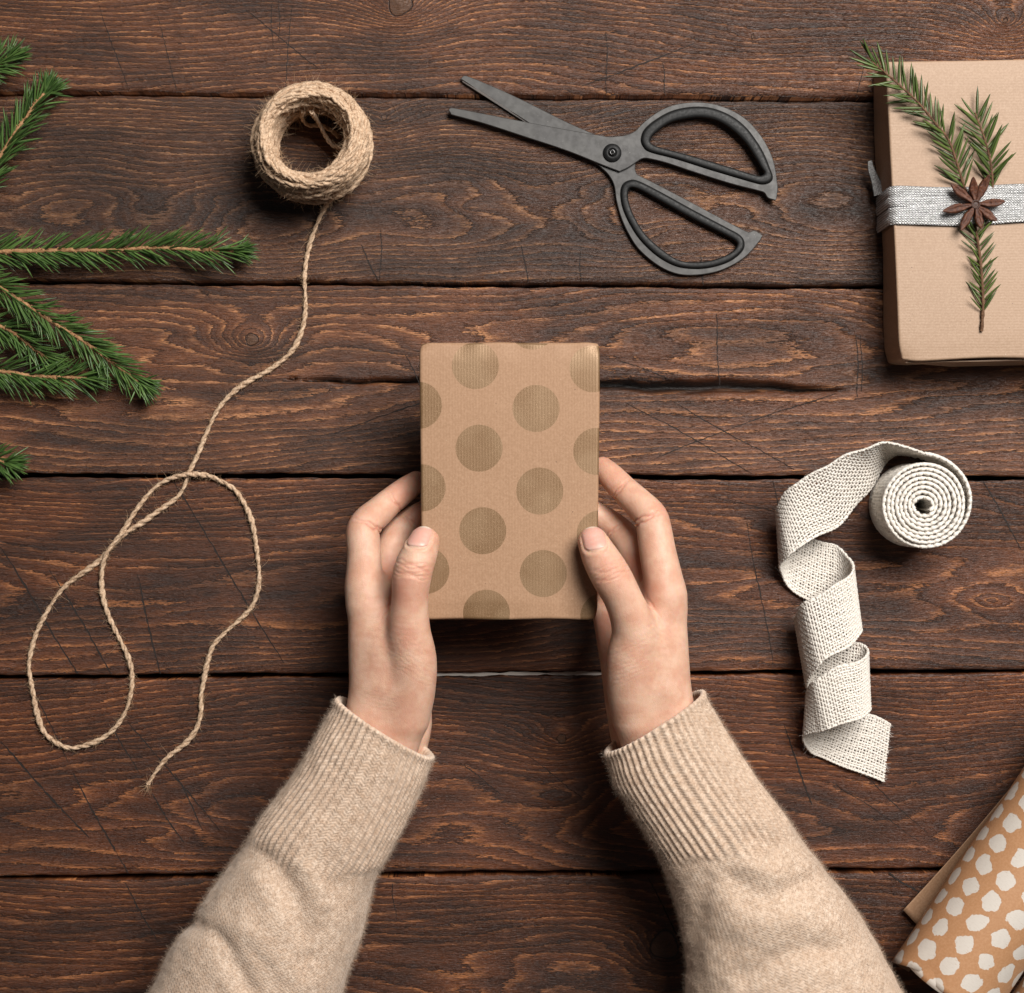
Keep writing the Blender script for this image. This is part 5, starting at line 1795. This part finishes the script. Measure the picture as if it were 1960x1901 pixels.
# ------------------------------------------------------------------ rolled wrapping paper with painted white dots
def dotted_paper(name, per_s, per_a, rad):
    t = NT(name)
    uv = t.attr('uvw', True)          # metres on the sheet: along the axis, round the roll
    p = t.obj()
    wob = t.noise(uv, 110, 3, 0.5, col=True)
    ws = t.sep(wob)
    rag = t.noise(uv, 900, 3, 0.7)
    u0, v0, side = t.sep(uv)
    u = t.add(u0, t.mul(t.sub(ws[0], .5), 0.0085)); v = t.add(v0, t.mul(t.sub(ws[1], .5), .0085))
    cu = t.sub(t.mul(u, 1 / per_s), t.M('FLOOR', t.add(t.mul(u, 1 / per_s), .5)))
    cv = t.sub(t.mul(v, 1 / per_a), t.M('FLOOR', t.add(t.mul(v, 1 / per_a), .5)))
    r = t.M('SQRT', t.add(t.M('POWER', t.mul(cu, per_s), 2.0), t.M('POWER', t.mul(cv, per_a), 2.0)))
    r = t.add(r, t.mul(t.sub(rag, .5), .0011))
    dot = t.ss(r, rad - .00016, rad + .00016, 1., 0.)
    brush = t.noise(t.scale(uv, (1600, 420, 1), .5), 1.0, 3, .7)
    dry = t.mul(t.ss(r, rad * .55, rad * .98), t.ss(brush, .60, .68))
    dot = t.mul(dot, t.sub(1., t.mul(dry, .75)))
    dot = t.mul(dot, t.ss(side, .5, .6, 0., 1.))
    f = t.noise(p, 800, 3, .7); g = t.noise(p, 60, 3, .5)
    base = t.mix(t.ss(f, .35, .7), (.40, .205, .098), (.46, .25, .13))
    base = t.mix(t.mul(t.ss(g, .35, .7), .2), base, (.34, .17, .08))
    back = t.mix(t.ss(f, .35, .7), (.30, .175, .10), (.38, .235, .145))
    base = t.mix(t.ss(side, .4, .5, 0., 1.), back, base)
    base = t.mix(dot, base, t.mix(t.mul(t.ss(brush, .45, .7), .5), (.58, .53, .475), (.50, .44, .385)))
    h = t.add(t.mul(f, .3), t.mul(dot, .9))
    t.P(Base_Color=base, Roughness=.48, Specular_IOR_Level=.42, Normal=t.bump(h, .25, .0003))
    return t.m


def build_rolls():
    per_s, per_a = 48.6 * S * .955, 54 * S * .955
    PAP = dotted_paper('painted_dot_paper', per_s, per_a, .0053)
    ax = unit(np.array([.564, .826, 0.0]))          # along the roll, away from the viewer's corner
    nr = np.array([.826, -.564, 0.0])               # across, to the right in plan
    R = .0298
    # axis passes through the plan point between the two silhouettes
    p0 = W(1717, 1830, R)[:2]; p1 = W(1919, 1901, R)[:2]
    mid = p0 + nr[:2] * ((p1 - p0) @ nr[:2]) / 2
    O = np.array([mid[0], mid[1], R])
    R = float(((p1 - p0) @ nr[:2]) / 2)
    O[2] = R + .0004
    root = empty('wrapping_paper_roll', (O[0], O[1], 0))
    tag(root, 'roll of brown wrapping paper with painted white dots and open end', 'paper roll')
    def sheet(name, a0, a1, s0, s1, rfun, endfun=None, ns=70, na=110, th=.00018, mat=PAP):
        """curved sheet: angle a (0 = right, 90 = up), s along the axis; thickness th"""
        A = np.linspace(a0, a1, na)
        V, U = [], []
        for face, off in ((1.0, 0.0), (0.0, -th)):
            for a in A:
                lo = s0 + (endfun(a) if endfun else 0)
                for s in np.linspace(lo, s1, ns):
                    r, dz, dx = rfun(a, s)
                    V.append(O + ax * s + nr * ((r + off) * math.cos(a) + dx) + np.array([0, 0, (r + off) * math.sin(a) + dz]))
                    U.append((s, a * R, face))
        V = np.array(V); U = np.array(U)
        n = na * ns
        F = grid_faces(na, ns)
        F = np.vstack([F, F[:, ::-1] + n])
        e = np.arange(na - 1) * ns
        F = np.vstack([F, np.stack([e, n + e, n + e + ns, e + ns], 1), np.stack([e + ns - 1, e + 2 * ns - 1, n + e + 2 * ns - 1, n + e + ns - 1], 1)])
        V[:, 2] = np.maximum(V[:, 2], .0005)
        return link(name, mesh_np(name, V, F, mat, True, {'uvw': U}), root)
    # end edge: the near end is cut a little wavy, pressed in on top
    def endf(a):
        return .004 * math.sin(a * 1.0 + .4) - .0015 + .0028 * math.exp(-((a - 2.5) / .35) ** 2)
    def dent(a, s):
        d = math.exp(-((a - 2.28) / .34) ** 2) * math.exp(-max(s + .004, 0) / .016)
        return (R - .0042 * d + .00035 * math.sin(s * 60 + a * 3), 0, 0)
    sheet('outer_layer', math.radians(-70), math.radians(250), -.001, .21, dent, endf)
    sheet('inner_layer', math.radians(-160), math.radians(200), .002, .21, lambda a, s: (R - .0016 - .0004 * (a / 3), 0, 0), lambda a: .003 * math.sin(a * 1.3 + 2))
    # free flap of the outer end lying out to the left on the table
    t = 40; m = 30
    V, U = [], []
    e_a, e_b = W(1727, 1740, .003), W(1749, 1776, .001)
    top = W(1956, 1476, .004)
    start_in = W(1757, 1786, .001)
    for face, off in ((1., .0), (0., -.0002)):
        for i in range(t):
            f = i / (t - 1)
            a = e_a + (top - e_a) * f + np.array([0, 0, .004 * math.sin(f * math.pi) * .4])
            b = start_in + ax * f * .22 + nr * .012
            for j in range(m):
                g = j / (m - 1)
                q = a * (1 - g) + b * g
                q = q + np.array([0, 0, .0035 * (1 - g) ** 2 * (0.5 + .5 * math.sin(f * 3)) + off + .0009])
                V.append(q); U.append((f * .2, g * .05, 0.0))
    V = np.array(V); n = t * m
    F = grid_faces(t, m)
    F = np.vstack([F[:, ::-1], F + n])
    e = np.arange(t - 1) * m
    F = np.vstack([F, np.stack([e, e + m, n + e + m, n + e], 1)])
    e = np.arange(m - 1)
    F = np.vstack([F, np.stack([e, n + e, n + e + 1, e + 1], 1)])
    link('loose_flap', mesh_np('loose_flap', V, F, PAP, True, {'uvw': np.array(U)}), root)

    # a second roll, only its edge in view
    r2 = .020
    q = W(1945, 1898, r2)
    O2 = np.array([q[0], q[1], r2 + .0004]) + nr * r2 * 1.0
    root2 = empty('wrapping_paper_roll', (O2[0], O2[1], 0))
    tag(root2, 'sliver of a second paper roll in the bottom right corner', 'paper roll')
    A = np.linspace(0, 2 * np.pi, 60, endpoint=False)
    V, U = [], []
    sS = np.linspace(-.03, .10, 40)
    for a in A:
        for s in sS:
            V.append(O2 + ax * s + nr * r2 * math.cos(a) + np.array([0, 0, r2 * math.sin(a)])); U.append((s + .004, a * R + .003, 1.0))
    V = np.array(V)
    link('paper_layer', mesh_np('paper_layer', V, grid_faces(60, 40, wrap_u=True), PAP, True, {'uvw': np.array(U)}), root2)
    V2 = []
    for a in A:
        for s in sS:
            V2.append(O2 + ax * s + nr * (r2 - .0012) * math.cos(a) + np.array([0, 0, (r2 - .0012) * math.sin(a)]))
    link('inner_layer', mesh_np('inner_layer', np.array(V2), grid_faces(60, 40, wrap_u=True)[:, ::-1], PAP, True, {'uvw': np.array(U) * np.array([1, 1, 0])}), root2)


build_rolls()
